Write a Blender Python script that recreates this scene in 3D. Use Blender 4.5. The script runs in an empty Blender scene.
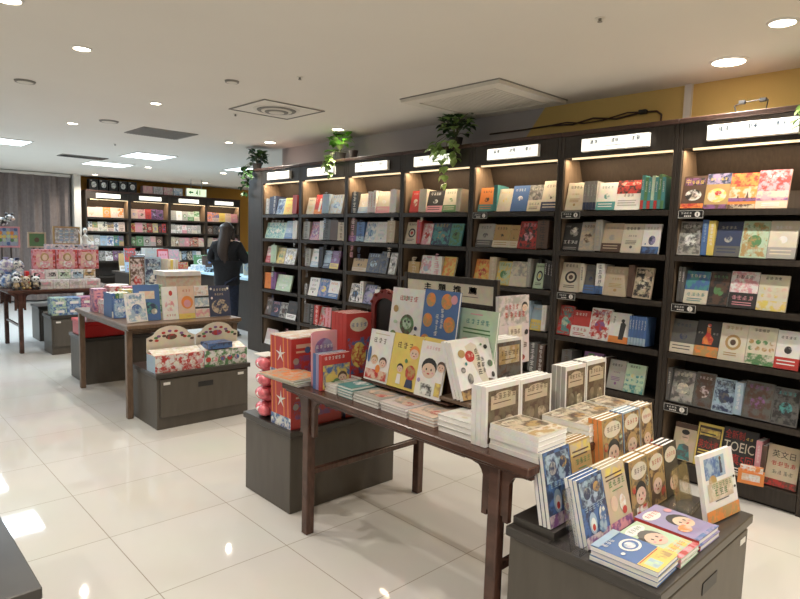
import bpy, math, random
from mathutils import Vector, Matrix, Euler
R_ = random.Random(7)
PI = math.pi
COL = bpy.context.scene.collection
sc = bpy.context.scene
H = 1.4644

# ------------------------------------------------------------------ colours
CV = dict(w=(.86,.85,.83), c=(.76,.69,.54), k=(.025,.025,.028), n=(.03,.05,.13), b=(.06,.17,.45), l=(.36,.52,.68),
          t=(.05,.32,.33), g=(.09,.27,.09), y=(.82,.62,.08), o=(.85,.27,.05), r=(.55,.035,.03), p=(.80,.33,.40),
          m=(.26,.09,.30), d=(.11,.055,.035), u=(.50,.31,.09), s=(.42,.41,.38), e=(.12,.12,.12), a=(.52,.70,.50),
          f=(.80,.56,.42), h=(.62,.50,.34), q=(.70,.60,.62), v=(.35,.30,.55), i=(.17,.13,.075), j=(.27,.21,.13))
for k_ in CV:
    c_ = CV[k_]; l_ = .3*c_[0]+.59*c_[1]+.11*c_[2]; q_ = .04 if k_ in 'or' else .14
    CV[k_] = tuple(.98*(a+(l_-a)*q_) for a in c_)
CN = dict(w='white', c='cream', k='black', n='navy', b='blue', l='light blue', t='teal', g='green', y='yellow', o='orange',
          r='red', p='pink', m='purple', d='dark brown', u='mustard', s='grey', e='charcoal', a='pale green', f='peach',
          h='tan', q='pale mauve', v='violet', i='dark olive-brown', j='olive-brown')

# ------------------------------------------------------------------ materials
def nmat(name):
    m = bpy.data.materials.new(name); m.use_nodes = True
    nt = m.node_tree; b = nt.nodes['Principled BSDF']
    return m, nt, b
def setp(b, **k):
    for n, v in k.items():
        n = n.replace('_', ' ')
        if n in b.inputs: b.inputs[n].default_value = v
def tex(nt, kind, scale=None, coord='Object', mapscale=None):
    tc = nt.nodes.new('ShaderNodeTexCoord'); t = nt.nodes.new(kind)
    mp = nt.nodes.new('ShaderNodeMapping'); nt.links.new(tc.outputs[coord], mp.inputs[0]); nt.links.new(mp.outputs[0], t.inputs[0])
    if mapscale: mp.inputs['Scale'].default_value = mapscale
    if scale is not None: t.inputs['Scale'].default_value = scale
    return t, mp
def simple(name, col, rough=.5, metal=0., var=.12, scale=9., mapscale=None, spec=.5, bump=0.):
    m, nt, b = nmat(name)
    t, mp = tex(nt, 'ShaderNodeTexNoise', scale, mapscale=mapscale)
    t.inputs['Detail'].default_value = 5
    r = nt.nodes.new('ShaderNodeValToRGB')
    r.color_ramp.elements[0].position = .3; r.color_ramp.elements[1].position = .7
    r.color_ramp.elements[0].color = tuple(c*(1-var) for c in col)+(1,)
    r.color_ramp.elements[1].color = tuple(min(1, c*(1+var)) for c in col)+(1,)
    nt.links.new(t.outputs[0], r.inputs[0]); nt.links.new(r.outputs[0], b.inputs['Base Color'])
    setp(b, Roughness=rough, Metallic=metal, Specular_IOR_Level=spec)
    if bump:
        bp = nt.nodes.new('ShaderNodeBump'); bp.inputs['Strength'].default_value = bump; bp.inputs['Distance'].default_value = .002
        nt.links.new(t.outputs[0], bp.inputs['Height']); nt.links.new(bp.outputs[0], b.inputs['Normal'])
    return m
def emis(name, col, s):
    m, nt, b = nmat(name)
    setp(b, Base_Color=tuple(col)+(1,), Emission_Color=tuple(col)+(1,), Emission_Strength=s, Roughness=.4)
    return m
def print_mat():
    m, nt, b = nmat('printed_paper')
    a1 = nt.nodes.new('ShaderNodeAttribute'); a1.attribute_name = 'Col'
    a2 = nt.nodes.new('ShaderNodeAttribute'); a2.attribute_name = 'Ink'
    oi = nt.nodes.new('ShaderNodeObjectInfo')
    t, mp = tex(nt, 'ShaderNodeTexNoise', 30.)
    t.inputs['Detail'].default_value = 5; t.inputs['Roughness'].default_value = .62
    t2 = nt.nodes.new('ShaderNodeTexNoise'); t2.inputs['Scale'].default_value = 26.; t2.inputs['Detail'].default_value = 3; nt.links.new(mp.outputs[0], t2.inputs[0])
    mul = nt.nodes.new('ShaderNodeVectorMath'); mul.operation = 'SCALE'; mul.inputs[0].default_value = (37, 11, 23)
    nt.links.new(oi.outputs['Random'], mul.inputs['Scale']); nt.links.new(mul.outputs[0], mp.inputs['Location'])
    r = nt.nodes.new('ShaderNodeValToRGB'); r.color_ramp.elements[0].position = .44; r.color_ramp.elements[1].position = .56
    nt.links.new(t.outputs[0], r.inputs[0])
    mx = nt.nodes.new('ShaderNodeMix'); mx.data_type = 'RGBA'
    nt.links.new(r.outputs[0], mx.inputs[0]); nt.links.new(a1.outputs[0], mx.inputs[6]); nt.links.new(a2.outputs[0], mx.inputs[7])
    m3 = nt.nodes.new('ShaderNodeMix'); m3.data_type = 'RGBA'; m3.blend_type = 'MULTIPLY'; m3.inputs[0].default_value = .30
    nt.links.new(mx.outputs[2], m3.inputs[6]); nt.links.new(t2.outputs[1], m3.inputs[7])
    br = nt.nodes.new('ShaderNodeBrightContrast'); br.inputs['Bright'].default_value = .02; nt.links.new(m3.outputs[2], br.inputs[0])
    nt.links.new(br.outputs[0], b.inputs['Base Color'])
    setp(b, Roughness=.38, Specular_IOR_Level=.4)
    return m
M = {}
M['print'] = print_mat()
M['page'] = simple('book_pages', (.90,.895,.87), .8, var=.06, scale=3, mapscale=(3,260,3))
M['case'] = simple('dark_stained_bookcase_wood', (.030,.023,.018), .45, var=.3, scale=5, mapscale=(14,14,1.2))
M['casein'] = simple('brown_bookcase_panel', (.040,.029,.021), .6, var=.22, scale=5, mapscale=(14,14,1.2))
M['caseside_lit'] = simple('bookcase_side_lit_tone', (.20,.145,.10), .5, var=.15, scale=5, mapscale=(14,14,1.2))  # the same dark wood with the strip's light put into its tone
M['crown'] = simple('reddish_brown_board', (.060,.028,.020), .5, var=.25, scale=5, mapscale=(10,1.2,10))
M['table'] = simple('polished_rosewood', (.078,.037,.026), .26, var=.35, scale=5, mapscale=(16,1.6,3))
M['table2'] = simple('brown_table_wood', (.16,.105,.07), .3, var=.25, scale=5, mapscale=(16,1.6,3))
M['crate'] = simple('grey_brown_laminate', (.088,.077,.064), .42, var=.1, scale=4, mapscale=(6,6,1))
M['cratetop'] = simple('dark_laminate_top', (.045,.040,.036), .3, var=.2, scale=5)
M['black'] = simple('black_plastic', (.012,.012,.013), .4)
M['metal'] = simple('brushed_steel', (.5,.5,.5), .3, 1.)
M['whitep'] = simple('white_plastic', (.78,.77,.74), .4, var=.03)
M['ceil'] = simple('ceiling_paint', (.80,.765,.70), .9, var=.015, scale=1.5)
M['grille'] = simple('ceiling_grille_plastic', (.72,.69,.62), .6, var=.03)
M['dgrille'] = simple('grey_grille', (.24,.23,.21), .6, var=.05)
M['lilac'] = simple('lilac_grey_wall_paint', (.56,.54,.56), .85, var=.02, scale=2)
M['yellow'] = simple('ochre_yellow_wall_paint', (.74,.55,.20), .8, var=.03, scale=2)
M['orange'] = simple('orange_ochre_wall_paint', (.56,.27,.04), .8, var=.03, scale=2)
M['plain'] = simple('pale_wall_paint', (.62,.58,.52), .9, var=.02, scale=2)
M['curtain'] = simple('taupe_curtain_cloth', (.175,.14,.128), .9, var=.12, scale=20)
M['leaf'] = simple('dark_green_leaf', (.030,.085,.022), .4, var=.5, scale=18)
M['leaf2'] = simple('bright_green_leaf', (.16,.42,.05), .4, var=.3, scale=18)
M['leaf3'] = simple('variegated_leaf', (.30,.46,.14), .4, var=.4, scale=25)
M['pot'] = simple('dark_pot', (.05,.045,.04), .5)
M['stem'] = simple('brown_green_stem', (.12,.13,.05), .6)
M['cloth'] = simple('pale_blue_cover', (.42,.60,.70), .6, var=.05)
M['hair'] = simple('dark_brown_hair', (.030,.018,.013), .45, var=.4, scale=10, mapscale=(40,40,2))
M['skin'] = simple('skin', (.62,.40,.30), .5, var=.04)
M['jacket'] = simple('black_jacket_cloth', (.008,.009,.012), .95, var=.3, scale=30)
M['jeans'] = simple('navy_trouser_cloth', (.010,.016,.035), .95, var=.3, scale=30)
M['shoe'] = simple('black_shoe_leather', (.015,.015,.015), .4)
M['cord'] = simple('brown_cord', (.07,.035,.02), .5)
M['bow'] = simple('glossy_red_carved_wood', (.17,.022,.018), .3, var=.2)
M['pinkpack'] = simple('pink_plastic_pack', (.80,.18,.22), .25, var=.35, scale=30)
M['redbox'] = simple('red_plastic_box', (.55,.02,.02), .3, var=.1)
M['stone'] = simple('plaster_white', (.75,.72,.66), .6)
M['sign'] = emis('lit_sign_panel', (1., .97, .86), 1.25)
M['led'] = emis('warm_led_strip', (1., .80, .50), .95)
M['lamp'] = emis('downlight_glow', (1., .88, .70), 14.)
M['panel'] = emis('cool_ceiling_panel', (.80, .93, 1.), 4.)
M['exit'] = emis('exit_sign_panel', (.70, .80, .55), .9)
M['ink'] = simple('sign_ink', (.16,.24,.36), .6)
M['inkdark'] = simple('dark_ink', (.03,.03,.03), .6)
M['greenink'] = simple('green_ink', (.02,.22,.06), .6)
def acrylic():
    m, nt, b = nmat('clear_acrylic')
    setp(b, Base_Color=(.95,.97,.97,1), Roughness=.03, Transmission_Weight=1., IOR=1.25, Alpha=.55)
    return m
M['acrylic'] = acrylic()
def floor_mat():
    m, nt, b = nmat('polished_cream_tiles')
    t, mp = tex(nt, 'ShaderNodeTexBrick', 1.)
    mp.inputs['Location'].default_value = (-.9095, -(4.1315-6*.6), 0)
    t.offset = 0.; t.squash = 1.
    t.inputs['Mortar Size'].default_value = .0022; t.inputs['Mortar Smooth'].default_value = .1
    t.inputs['Brick Width'].default_value = .6; t.inputs['Row Height'].default_value = .6; t.inputs['Bias'].default_value = -.2
    t.inputs['Color1'].default_value = (.70,.69,.665,1); t.inputs['Color2'].default_value = (.675,.665,.64,1); t.inputs['Mortar'].default_value = (.30,.27,.22,1)
    n, _ = tex(nt, 'ShaderNodeTexNoise', 2.2); n.inputs['Detail'].default_value = 6
    mx = nt.nodes.new('ShaderNodeMix'); mx.data_type = 'RGBA'; mx.blend_type = 'MULTIPLY'; mx.inputs[0].default_value = .12
    nt.links.new(t.outputs[0], mx.inputs[6]); nt.links.new(n.outputs[1], mx.inputs[7]); nt.links.new(mx.outputs[2], b.inputs['Base Color'])
    r = nt.nodes.new('ShaderNodeMapRange'); r.inputs[3].default_value = .04; r.inputs[4].default_value = .6
    nt.links.new(t.outputs[1], r.inputs[0]); nt.links.new(r.outputs[0], b.inputs['Roughness'])
    setp(b, Specular_IOR_Level=.55)
    return m
M['floor'] = floor_mat()

# ------------------------------------------------------------------ mesh builder
class MB:
    def __init__(s): s.v = []; s.f = []; s.m = []; s.c = []; s.k = []; s.sm = []; s.mats = []
    def mi(s, m):
        if m not in s.mats: s.mats.append(m)
        return s.mats.index(m)
    def face(s, pts, mat='print', c=(.8,.8,.8), k=None, smooth=False):
        i = len(s.v); s.v += [tuple(p) for p in pts]; s.f.append(tuple(range(i, i+len(pts))))
        s.m.append(s.mi(mat)); s.c.append(c); s.k.append(k or c); s.sm.append(smooth)
    def box(s, x0, y0, z0, x1, y1, z1, mat='print', c=(.8,.8,.8), k=None):
        if x0 > x1: x0, x1 = x1, x0
        if y0 > y1: y0, y1 = y1, y0
        if z0 > z1: z0, z1 = z1, z0
        i = len(s.v)
        s.v += [(x0,y0,z0),(x1,y0,z0),(x1,y1,z0),(x0,y1,z0),(x0,y0,z1),(x1,y0,z1),(x1,y1,z1),(x0,y1,z1)]
        for q in ((0,3,2,1),(4,5,6,7),(0,1,5,4),(1,2,6,5),(2,3,7,6),(3,0,4,7)):
            s.f.append(tuple(i+a for a in q)); s.m.append(s.mi(mat)); s.c.append(c); s.k.append(k or c); s.sm.append(False)
    def bbox(s, x0, y0, z0, x1, y1, z1, b, mat):      # box with chamfered edges
        xs = sorted((x0, x1)); ys = sorted((y0, y1)); zs = sorted((z0, z1))
        def P(ix, iy, iz, ax):
            p = [xs[ix], ys[iy], zs[iz]]; sg = [1-2*ix, 1-2*iy, 1-2*iz]
            for a in range(3):
                if a != ax: p[a] += sg[a]*b
            return tuple(p)
        idx = {}
        for ix in (0,1):
            for iy in (0,1):
                for iz in (0,1):
                    for ax in range(3): idx[(ix,iy,iz,ax)] = len(s.v); s.v.append(P(ix,iy,iz,ax))
        def add(q): s.f.append(tuple(q)); s.m.append(s.mi(mat)); s.c.append((.5,.5,.5)); s.k.append((.5,.5,.5)); s.sm.append(False)
        rg = [(0,0),(1,0),(1,1),(0,1)]
        for a in range(3):
            o = [i for i in range(3) if i != a]
            for sd in (0,1):
                q = []
                for u, w in rg:
                    k = [0,0,0]; k[a] = sd; k[o[0]] = u; k[o[1]] = w; q.append(idx[tuple(k)+(a,)])
                add(q)
            for u, w in rg:
                k0 = [0,0,0]; k0[o[0]] = u; k0[o[1]] = w; k1 = k0[:]; k1[a] = 1
                add([idx[tuple(k0)+(o[0],)], idx[tuple(k0)+(o[1],)], idx[tuple(k1)+(o[1],)], idx[tuple(k1)+(o[0],)]])
        for k in [(i,j,l) for i in (0,1) for j in (0,1) for l in (0,1)]: add([idx[k+(0,)], idx[k+(1,)], idx[k+(2,)]])
    def cyl(s, p0, p1, r0, r1=None, n=14, mat='metal', c=(.5,.5,.5), k=None, caps=True, smooth=True):
        r1 = r0 if r1 is None else r1
        p0 = Vector(p0); p1 = Vector(p1); d = (p1-p0).normalized()
        u = d.orthogonal().normalized(); w = d.cross(u)
        A = [p0+u*math.cos(2*PI*i/n)*r0+w*math.sin(2*PI*i/n)*r0 for i in range(n)]
        B = [p1+u*math.cos(2*PI*i/n)*r1+w*math.sin(2*PI*i/n)*r1 for i in range(n)]
        i0 = len(s.v); s.v += [tuple(p) for p in A+B]
        for i in range(n):
            j = (i+1) % n; s.f.append((i0+i, i0+j, i0+n+j, i0+n+i)); s.m.append(s.mi(mat)); s.c.append(c); s.k.append(k or c); s.sm.append(smooth)
        if caps: s.face(A[::-1], mat, c, k); s.face(B, mat, c, k)
    def ell(s, cx, cy, cz, rx, ry, rz, mat='print', c=(.8,.8,.8), k=None, n=12, mm=8):
        i0 = len(s.v)
        for a in range(1, mm):
            t = PI*a/mm
            for b in range(n):
                q = 2*PI*b/n; s.v.append((cx+rx*math.sin(t)*math.cos(q), cy+ry*math.sin(t)*math.sin(q), cz+rz*math.cos(t)))
        top = len(s.v); s.v.append((cx,cy,cz+rz)); bot = len(s.v); s.v.append((cx,cy,cz-rz))
        def add(f): s.f.append(f); s.m.append(s.mi(mat)); s.c.append(c); s.k.append(k or c); s.sm.append(True)
        for b in range(n):
            d = (b+1) % n
            add((top, i0+b, i0+d)); add((bot, i0+(mm-2)*n+d, i0+(mm-2)*n+b))
            for a in range(mm-2): add((i0+a*n+b, i0+(a+1)*n+b, i0+(a+1)*n+d, i0+a*n+d))
    def tube(s, pts, r, mat, n=6):
        for a, b in zip(pts, pts[1:]): s.cyl(a, b, r, r, n, mat)
    def absorb(s, o, loc, rot):
        T = Matrix.Translation(Vector(loc)) @ Euler(rot).to_matrix().to_4x4(); i0 = len(s.v)
        s.v += [tuple(T @ Vector(p)) for p in o.v]; s.f += [tuple(i0+a for a in f) for f in o.f]
        s.m += [s.mi(o.mats[a]) for a in o.m]; s.c += o.c; s.k += o.k; s.sm += o.sm
    def build(s, name, parent=None, loc=None, rot=None):
        me = bpy.data.meshes.new(name); me.from_pydata(s.v, [], s.f)
        for m in s.mats: me.materials.append(M[m])
        me.polygons.foreach_set('material_index', s.m); me.polygons.foreach_set('use_smooth', s.sm)
        if 'print' in s.mats:
            for nm, src in (('Col', s.c), ('Ink', s.k)):
                at = me.color_attributes.new(nm, 'FLOAT_COLOR', 'CORNER')
                buf = []
                for f, c in zip(s.f, src): buf += [c[0], c[1], c[2], 1.]*len(f)
                at.data.foreach_set('color', buf)
        me.update()
        o = bpy.data.objects.new(name, me); COL.objects.link(o)
        if parent: o.parent = parent
        if loc is not None: o.location = loc
        if rot is not None: o.rotation_euler = rot
        return o
def tag(o, label=None, cat=None, group=None, kind=None):
    if label: o['label'] = label
    if cat: o['category'] = cat
    if group: o['group'] = group
    if kind: o['kind'] = kind
    return o
def empty(name, label, cat, loc=(0,0,0), rot=(0,0,0), group=None):
    o = bpy.data.objects.new(name, None); COL.objects.link(o); o.location = loc; o.rotation_euler = rot; o.empty_display_size = .05
    return tag(o, label, cat, group)
def struct(mb, name): return tag(mb.build(name), kind='structure')

# ------------------------------------------------------------------ lettering
_tc = {}
def glyphs(body):
    if body not in _tc:
        cu = bpy.data.curves.new('lettering', 'FONT'); cu.body = body; cu.size = 1; cu.resolution_u = 2
        ob = bpy.data.objects.new('lettering', cu); COL.objects.link(ob)
        dg = bpy.context.evaluated_depsgraph_get(); dg.update()
        me = bpy.data.meshes.new_from_object(ob.evaluated_get(dg))
        V = [(v.co.x, v.co.y) for v in me.vertices]; F = [tuple(p.vertices) for p in me.polygons]
        bpy.data.objects.remove(ob); bpy.data.meshes.remove(me); bpy.data.curves.remove(cu)
        if V:
            x0 = min(v[0] for v in V); x1 = max(v[0] for v in V); y0 = min(v[1] for v in V); y1 = max(v[1] for v in V)
            V = [((x-x0)/max(1e-6, x1-x0), (y-y0)/max(1e-6, y1-y0)) for x, y in V]
        _tc[body] = (V, F)
    return _tc[body]
def lettering(mb, body, O, U, W, mat='print', c=(.02,.02,.02)):   # O origin, U full width vector, W full height vector
    V, F = glyphs(body)
    O = Vector(O); U = Vector(U); W = Vector(W)
    for f in F: mb.face([O+U*V[i][0]+W*V[i][1] for i in f], mat, c)
def strokes(rng):      # a character too small to read in the photo: a few bars
    q = []; n = rng.choice((3,3,4))
    for i in range(n):
        y = (i+.35)/n+rng.uniform(-.04,.04); a = rng.uniform(0,.3); q.append((a, y, 1-rng.uniform(0,.3), y+.095))
    x = rng.uniform(.35,.6); q.append((x, rng.uniform(0,.2), x+.10, 1))
    if rng.random() < .7: x = rng.choice((.08,.82)); q.append((x, rng.uniform(0,.4), x+.10, rng.uniform(.6,1)))
    return q

# ------------------------------------------------------------------ books
# local frame: front face looks to -Y, x to the right, z up. Art is listed in 0..1 coordinates of the front.
def art_paint(mb, art, w, h, rng, y=0.):
    lay = 0
    for a in art:
        lay += 1; yy = y-.00025*lay
        k = a[0]
        if k == 'R':
            _, u0, v0, u1, v1, c = a[:6]; c2 = a[6] if len(a) > 6 else c
            mb.face([(u0*w,yy,v0*h),(u1*w,yy,v0*h),(u1*w,yy,v1*h),(u0*w,yy,v1*h)], 'print', CV[c], CV[c2])
        elif k == 'E':
            _, u, v, ru, rv, c = a[:6]; c2 = a[6] if len(a) > 6 else c; n = 16
            mb.face([(w*(u+ru*math.cos(2*PI*i/n)), yy, h*(v+rv*math.sin(2*PI*i/n))) for i in range(n)], 'print', CV[c], CV[c2])
        elif k == 'P':
            _, pts, c = a[:3]; c2 = a[3] if len(a) > 3 else c
            mb.face([(w*u, yy, h*v) for u, v in pts], 'print', CV[c], CV[c2])
        elif k == 'T':                      # row of small unreadable characters
            _, u, v, sz, n, c = a[:6]; vert = len(a) > 6
            for i in range(n):
                gx = u*w+(0 if vert else i*sz*1.15*w); gz = v*h-(i*sz*1.15*w if vert else 0)
                for x0, z0, x1, z1 in strokes(rng):
                    g = sz*w; mb.face([(gx+x0*g,yy,gz+z0*g),(gx+x1*g,yy,gz+z0*g),(gx+x1*g,yy,gz+z1*g),(gx+x0*g,yy,gz+z1*g)], 'print', CV[c])
        elif k == 'L':                      # lines of tiny type
            _, u0, v0, u1, n, dv, c = a
            for i in range(n):
                z = (v0-i*dv)*h; u2 = u1-rng.uniform(0,.12)
                mb.face([(u0*w,yy,z),(u2*w,yy,z),(u2*w,yy,z+dv*h*.38),(u0*w,yy,z+dv*h*.38)], 'print', CV[c])
        elif k == 'W':
            _, txt, u0, v0, u1, v1, c = a; lettering(mb, txt, (u0*w,yy,v0*h), ((u1-u0)*w,0,0), (0,0,(v1-v0)*h), 'print', CV[c])
        elif k == 'F':                      # a simple drawn child's face
            _, u, v, r, hc = a; q = r*w/h
            def E(uu, vv, ru, rv, c, l):
                n = 14; mb.face([(w*(uu+ru*math.cos(2*PI*i/n)), yy-.0002*l, h*(vv+rv*math.sin(2*PI*i/n))) for i in range(n)], 'print', CV[c])
            E(u, v+q*.25, r*1.12, q*1.0, hc, 0); E(u, v-q*.12, r, q*.82, 'f', 1)
            E(u-.35*r, v, r*.10, q*.14, 'k', 2); E(u+.35*r, v, r*.10, q*.14, 'k', 2); E(u, v-q*.45, r*.22, q*.08, 'r', 2)
            E(u-.6*r, v-q*.3, r*.15, q*.1, 'p', 2); E(u+.6*r, v-q*.3, r*.15, q*.1, 'p', 2)
            lay += 2
def make_art(style, c, rng):
    b = c[0]; x = c[1] if len(c) > 1 else 'k'; z = c[2] if len(c) > 2 else x
    A = []
    if style == 'P': A = [('T',.14,.78,.15,4,x), ('T',.3,.55,.09,4,z), ('L',.2,.40,.8,3,.05,z), ('E',.5,.2,.07,.05,z)]
    elif style == 'B': A = [('T',.15,.78,.14,4,x), ('E',.5,.5,.16,.10,x,b), ('R',0,0,1,.30,z), ('L',.1,.2,.9,2,.07,b)]
    elif style == 'I': A = [('R',.04,.04,.96,.96,b,x), ('E',.5,.45,.26,.17,z,x), ('T',.14,.8,.16,4,z)]
    elif style == 'H': A = [('R',0,.42,1,1,x,z), ('T',.14,.8,.15,4,b), ('T',.12,.22,.17,4,z), ('L',.15,.14,.85,2,.06,z)]
    elif style == 'C': A = [('E',.5,.5,.30,.21,x), ('E',.5,.5,.2,.14,b), ('E',.5,.5,.11,.08,z), ('T',.16,.84,.14,4,x), ('L',.2,.2,.8,2,.06,x)]
    elif style == 'K': A = [('R',0,0,1,.22,z), ('E',.62,.74,.09,.06,x), ('P',[(.5,.12),(.74,.12),(.8,.62),(.68,.70),(.52,.66)],x), ('T',.12,.8,.11,3,x,1)]
    elif style == 'G': A = [('R',0,0,1,.28,z,b)] + [('E',.15+.24*(i % 4),.42+.17*(i//4),.09,.06,rng.choice((x,z)),b) for i in range(8)] + [('T',.2,.86,.12,4,'k')]
    elif style == 'M': A = [('R',.08,.08,.92,.92,x), ('T',.16,.72,.20,3,b), ('T',.16,.5,.20,3,z), ('L',.18,.36,.82,3,.07,b)]
    return A
def book_obj(w, h, t, style, cols, rng, parts=True, art=None, loc=(0,0,0), rot=(0,0,0), label='', group=None, page_side=1, spinec=None, name='book', cat='book', collect=None):
    b = CV[cols[0]]; sp = CV[spinec] if spinec else b
    if style == 'S':       # spine outward: w is thickness of book, t its depth
        mb = MB(); ins = .0018
        x = CV[cols[1]] if len(cols) > 1 else CV['w']
        mb.box(0,0,0,w,.0015,h,'print',b); mb.box(0,.0015,0,.0015,t,h,'print',b); mb.box(w-.0015,.0015,0,w,t,h,'print',b)
        art_paint(mb, [('R',0,0,1,.26,cols[2] if len(cols) > 2 else cols[0]), ('T',.25,.82,.5,6,cols[1] if len(cols) > 1 else 'w',1)], w, h, rng)
        if parts:
            r = empty(name, label, cat, loc, rot, group); mb.build('cover', r)
            p = MB(); p.box(.0015,.0016,.003,w-.0015,t-.002,h-.003,'page'); p.build('page_block', r); return r
        mb.box(.0015,.0016,.003,w-.0015,t-.002,h-.003,'page')
        if collect is not None: collect.absorb(mb, loc, rot); return None
        o = mb.build(name, None, loc, rot); return tag(o, label, cat, group)
    mb = MB(); ct = .0012
    x0, x1 = (.0, w)
    mb.box(0,0,0,w,ct,h,'print',b); mb.box(0,t-ct,0,w,t,h,'print',b)
    if page_side > 0: mb.box(0,ct,0,ct,t-ct,h,'print',sp)     # spine on the left
    else: mb.box(w-ct,ct,0,w,t-ct,h,'print',sp)
    A = make_art(style, cols, rng) if art is None else art
    band = None
    if parts and art is None and style == 'B': band = A[2:]; A = A[:2]
    art_paint(mb, A, w, h, rng)
    pb = (.0025 if page_side < 0 else .002, ct+.0001, .0025, w-.0025, t-ct-.0001, h-.0025)
    if not parts:
        mb.box(*pb, 'page')
        if collect is not None: collect.absorb(mb, loc, rot); return None
        o = mb.build(name, None, loc, rot); return tag(o, label, cat, group)
    r = empty(name, label, cat, loc, rot, group)
    mb.build('cover', r); p = MB(); p.box(*pb, 'page'); p.build('page_block', r)
    if band:
        q = MB(); q.box(-.0006,-.0012,.0003,w+.0006,t+.0006,.30*h,'print',CV[cols[2] if len(cols) > 2 else cols[1]])
        for i in range(2):
            z = (.2-.09*i)*h; q.face([(.1*w,-.0014,z),(.85*w,-.0014,z),(.85*w,-.0014,z+.03*h),(.1*w,-.0014,z+.03*h)],'print',b)
        q.build('paper_band', r)
    return r
ORD = ['first','second','third','fourth','fifth','sixth','seventh','eighth','ninth','tenth','eleventh','twelfth','thirteenth','fourteenth','fifteenth','sixteenth','seventeenth','eighteenth']
def cdesc(style, c):
    b = CN[c[0]]; x = CN[c[1]] if len(c) > 1 else ''; z = CN[c[2]] if len(c) > 2 else x
    if style == 'B': return '%s book with %s band' % (b, z)
    if style in 'IG': return '%s and %s illustrated book' % (b, x)
    if style == 'H': return '%s book, %s picture above' % (b, x)
    if style == 'C': return '%s book with %s circle' % (b, x)
    if style == 'K': return '%s book with %s figure' % (b, x)
    if style == 'M': return '%s book with %s panel' % (b, x)
    if style == 'S': return 'thin %s spine' % b
    return '%s book with %s title' % (b, x)

def shelf_row(spec, x0, yl, z, where, group, parts, facing='x', lean=.2, rng=R_, collect=None, arts={}):
    """books in a row, left to right, standing on z; facing 'x' looks to -X with left end at y=yl, facing 'y' looks to -Y"""
    pos = 0.; n = 0
    toks = []
    for tk in spec.split():
        m_ = 1
        if '*' in tk: m_, tk = tk.split('*'); m_ = int(m_)
        toks += [tk]*m_
    for tk in toks:
        if tk[0] == '_': pos += float(tk[1:])/100; continue
        i = 0
        while tk[i].isdigit() or tk[i] == '.': i += 1
        wcm = float(tk[:i]); st = tk[i]; rest = tk[i+1:]
        hh = .205+rng.uniform(-.008,.012)
        if ':' in rest: rest, q = rest.split(':'); hh = float(q)/100
        w = wcm/100; cols = rest
        if st == 'S': t = .14; ln = .06
        else: t = rng.uniform(.014,.024); ln = lean
        lz = z+.0008+(t*math.sin(ln))
        lab = '%s, %s from left, %s' % (cdesc(st, cols), ORD[min(n,17)], where)
        if facing == 'x': loc = (x0+.004, yl-pos, lz); rot = (-ln, 0, -PI/2)
        else: loc = (x0+pos, yl+.004, lz); rot = (-ln, 0, 0)
        book_obj(w-.002, hh, t, st, cols, rng, parts, art=arts.get(n), collect=collect, loc=loc, rot=rot, label=lab, group=group, page_side=1 if rng.random() < .5 else -1)
        pos += w; n += 1

# ------------------------------------------------------------------ the room
CZ = 2.505; XB = 3.807; XW = 4.15
m = MB(); m.box(-4.5,-3.5,-.1,9.,14.6,0,'floor'); struct(m, 'floor')
m = MB(); m.box(-4.5,-3.5,CZ,9.,14.6,CZ+.1,'ceil'); struct(m, 'ceiling')
m = MB(); m.box(-4.6,-3.5,0,-4.5,14.6,CZ,'plain'); struct(m, 'wall_left')
m = MB(); m.box(-4.5,-3.6,0,XW+.2,-3.5,CZ,'plain'); struct(m, 'wall_front')
m = MB(); m.box(-4.5,14.6,0,9.,14.7,CZ,'plain'); struct(m, 'wall_back')
m = MB(); m.box(9.,6.5,0,9.1,14.6,CZ,'plain'); struct(m, 'wall_side')
# wall behind the bookcases: grey-lilac paint far, ochre near, with a slanted boundary
m = MB()
yt, yb = 2.81, 2.95+.12*2.3*3
for pts, mt in (([(XW,-3.5,0),(XW,yb+1.0,0),(XW,yt,CZ),(XW,-3.5,CZ)],'yellow'), ([(XW,yb+1.0,0),(XW,6.6,0),(XW,6.6,CZ),(XW,yt,CZ)],'lilac')):
    m.face(pts[::-1], mt)
m.face([(XW,6.6,0),(XW+.2,6.6,0),(XW+.2,6.6,CZ),(XW,6.6,CZ)],'lilac'); m.face([(XW+.2,-3.5,0),(XW+.2,6.6,0),(XW+.2,6.6,CZ),(XW+.2,-3.5,CZ)],'lilac')
m.face([(XW,-3.5,0),(XW+.2,-3.5,0),(XW+.2,-3.5,CZ),(XW,-3.5,CZ)],'lilac')
struct(m, 'wall_right')
m = MB(); m.box(XW-.025,1.682,0,XW,1.728,CZ,'whitep'); struct(m, 'trim_1')
m = MB(); m.box(4.35,6.45,0,9.,6.6,CZ,'plain'); struct(m, 'wall_inner')
m = MB(); m.box(3.59,13.75,0,9.,13.85,CZ,'orange'); struct(m, 'wall_far')
m = MB(); m.box(3.59,13.28,0,3.715,13.75,CZ,'plain'); struct(m, 'trim_2')

# curtain across the far left
cm = MB(); N = 190; pts = []
for i in range(N+1):
    x = -2.2+i*(5.74/N); pts.append((x, 13.42+.045*math.sin(x*21)+.02*math.sin(x*47)))
for a, b in zip(pts, pts[1:]):
    cm.face([(a[0],a[1],.03),(b[0],b[1],.03),(b[0],b[1],2.44),(a[0],a[1],2.44)],'curtain',smooth=True)
    cm.face([(a[0],a[1]+.012,2.44),(b[0],b[1]+.012,2.44),(b[0],b[1]+.012,.03),(a[0],a[1]+.012,.03)],'curtain',smooth=True)
r = empty('curtain','taupe floor-length curtain hanging in folds across the far left wall','curtain',(0,0,0)); cm.build('curtain_cloth', r)
m = MB(); m.box(-2.25,13.37,2.441,3.56,13.49,2.49,'plain'); m.build('curtain_rail', r)

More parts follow.
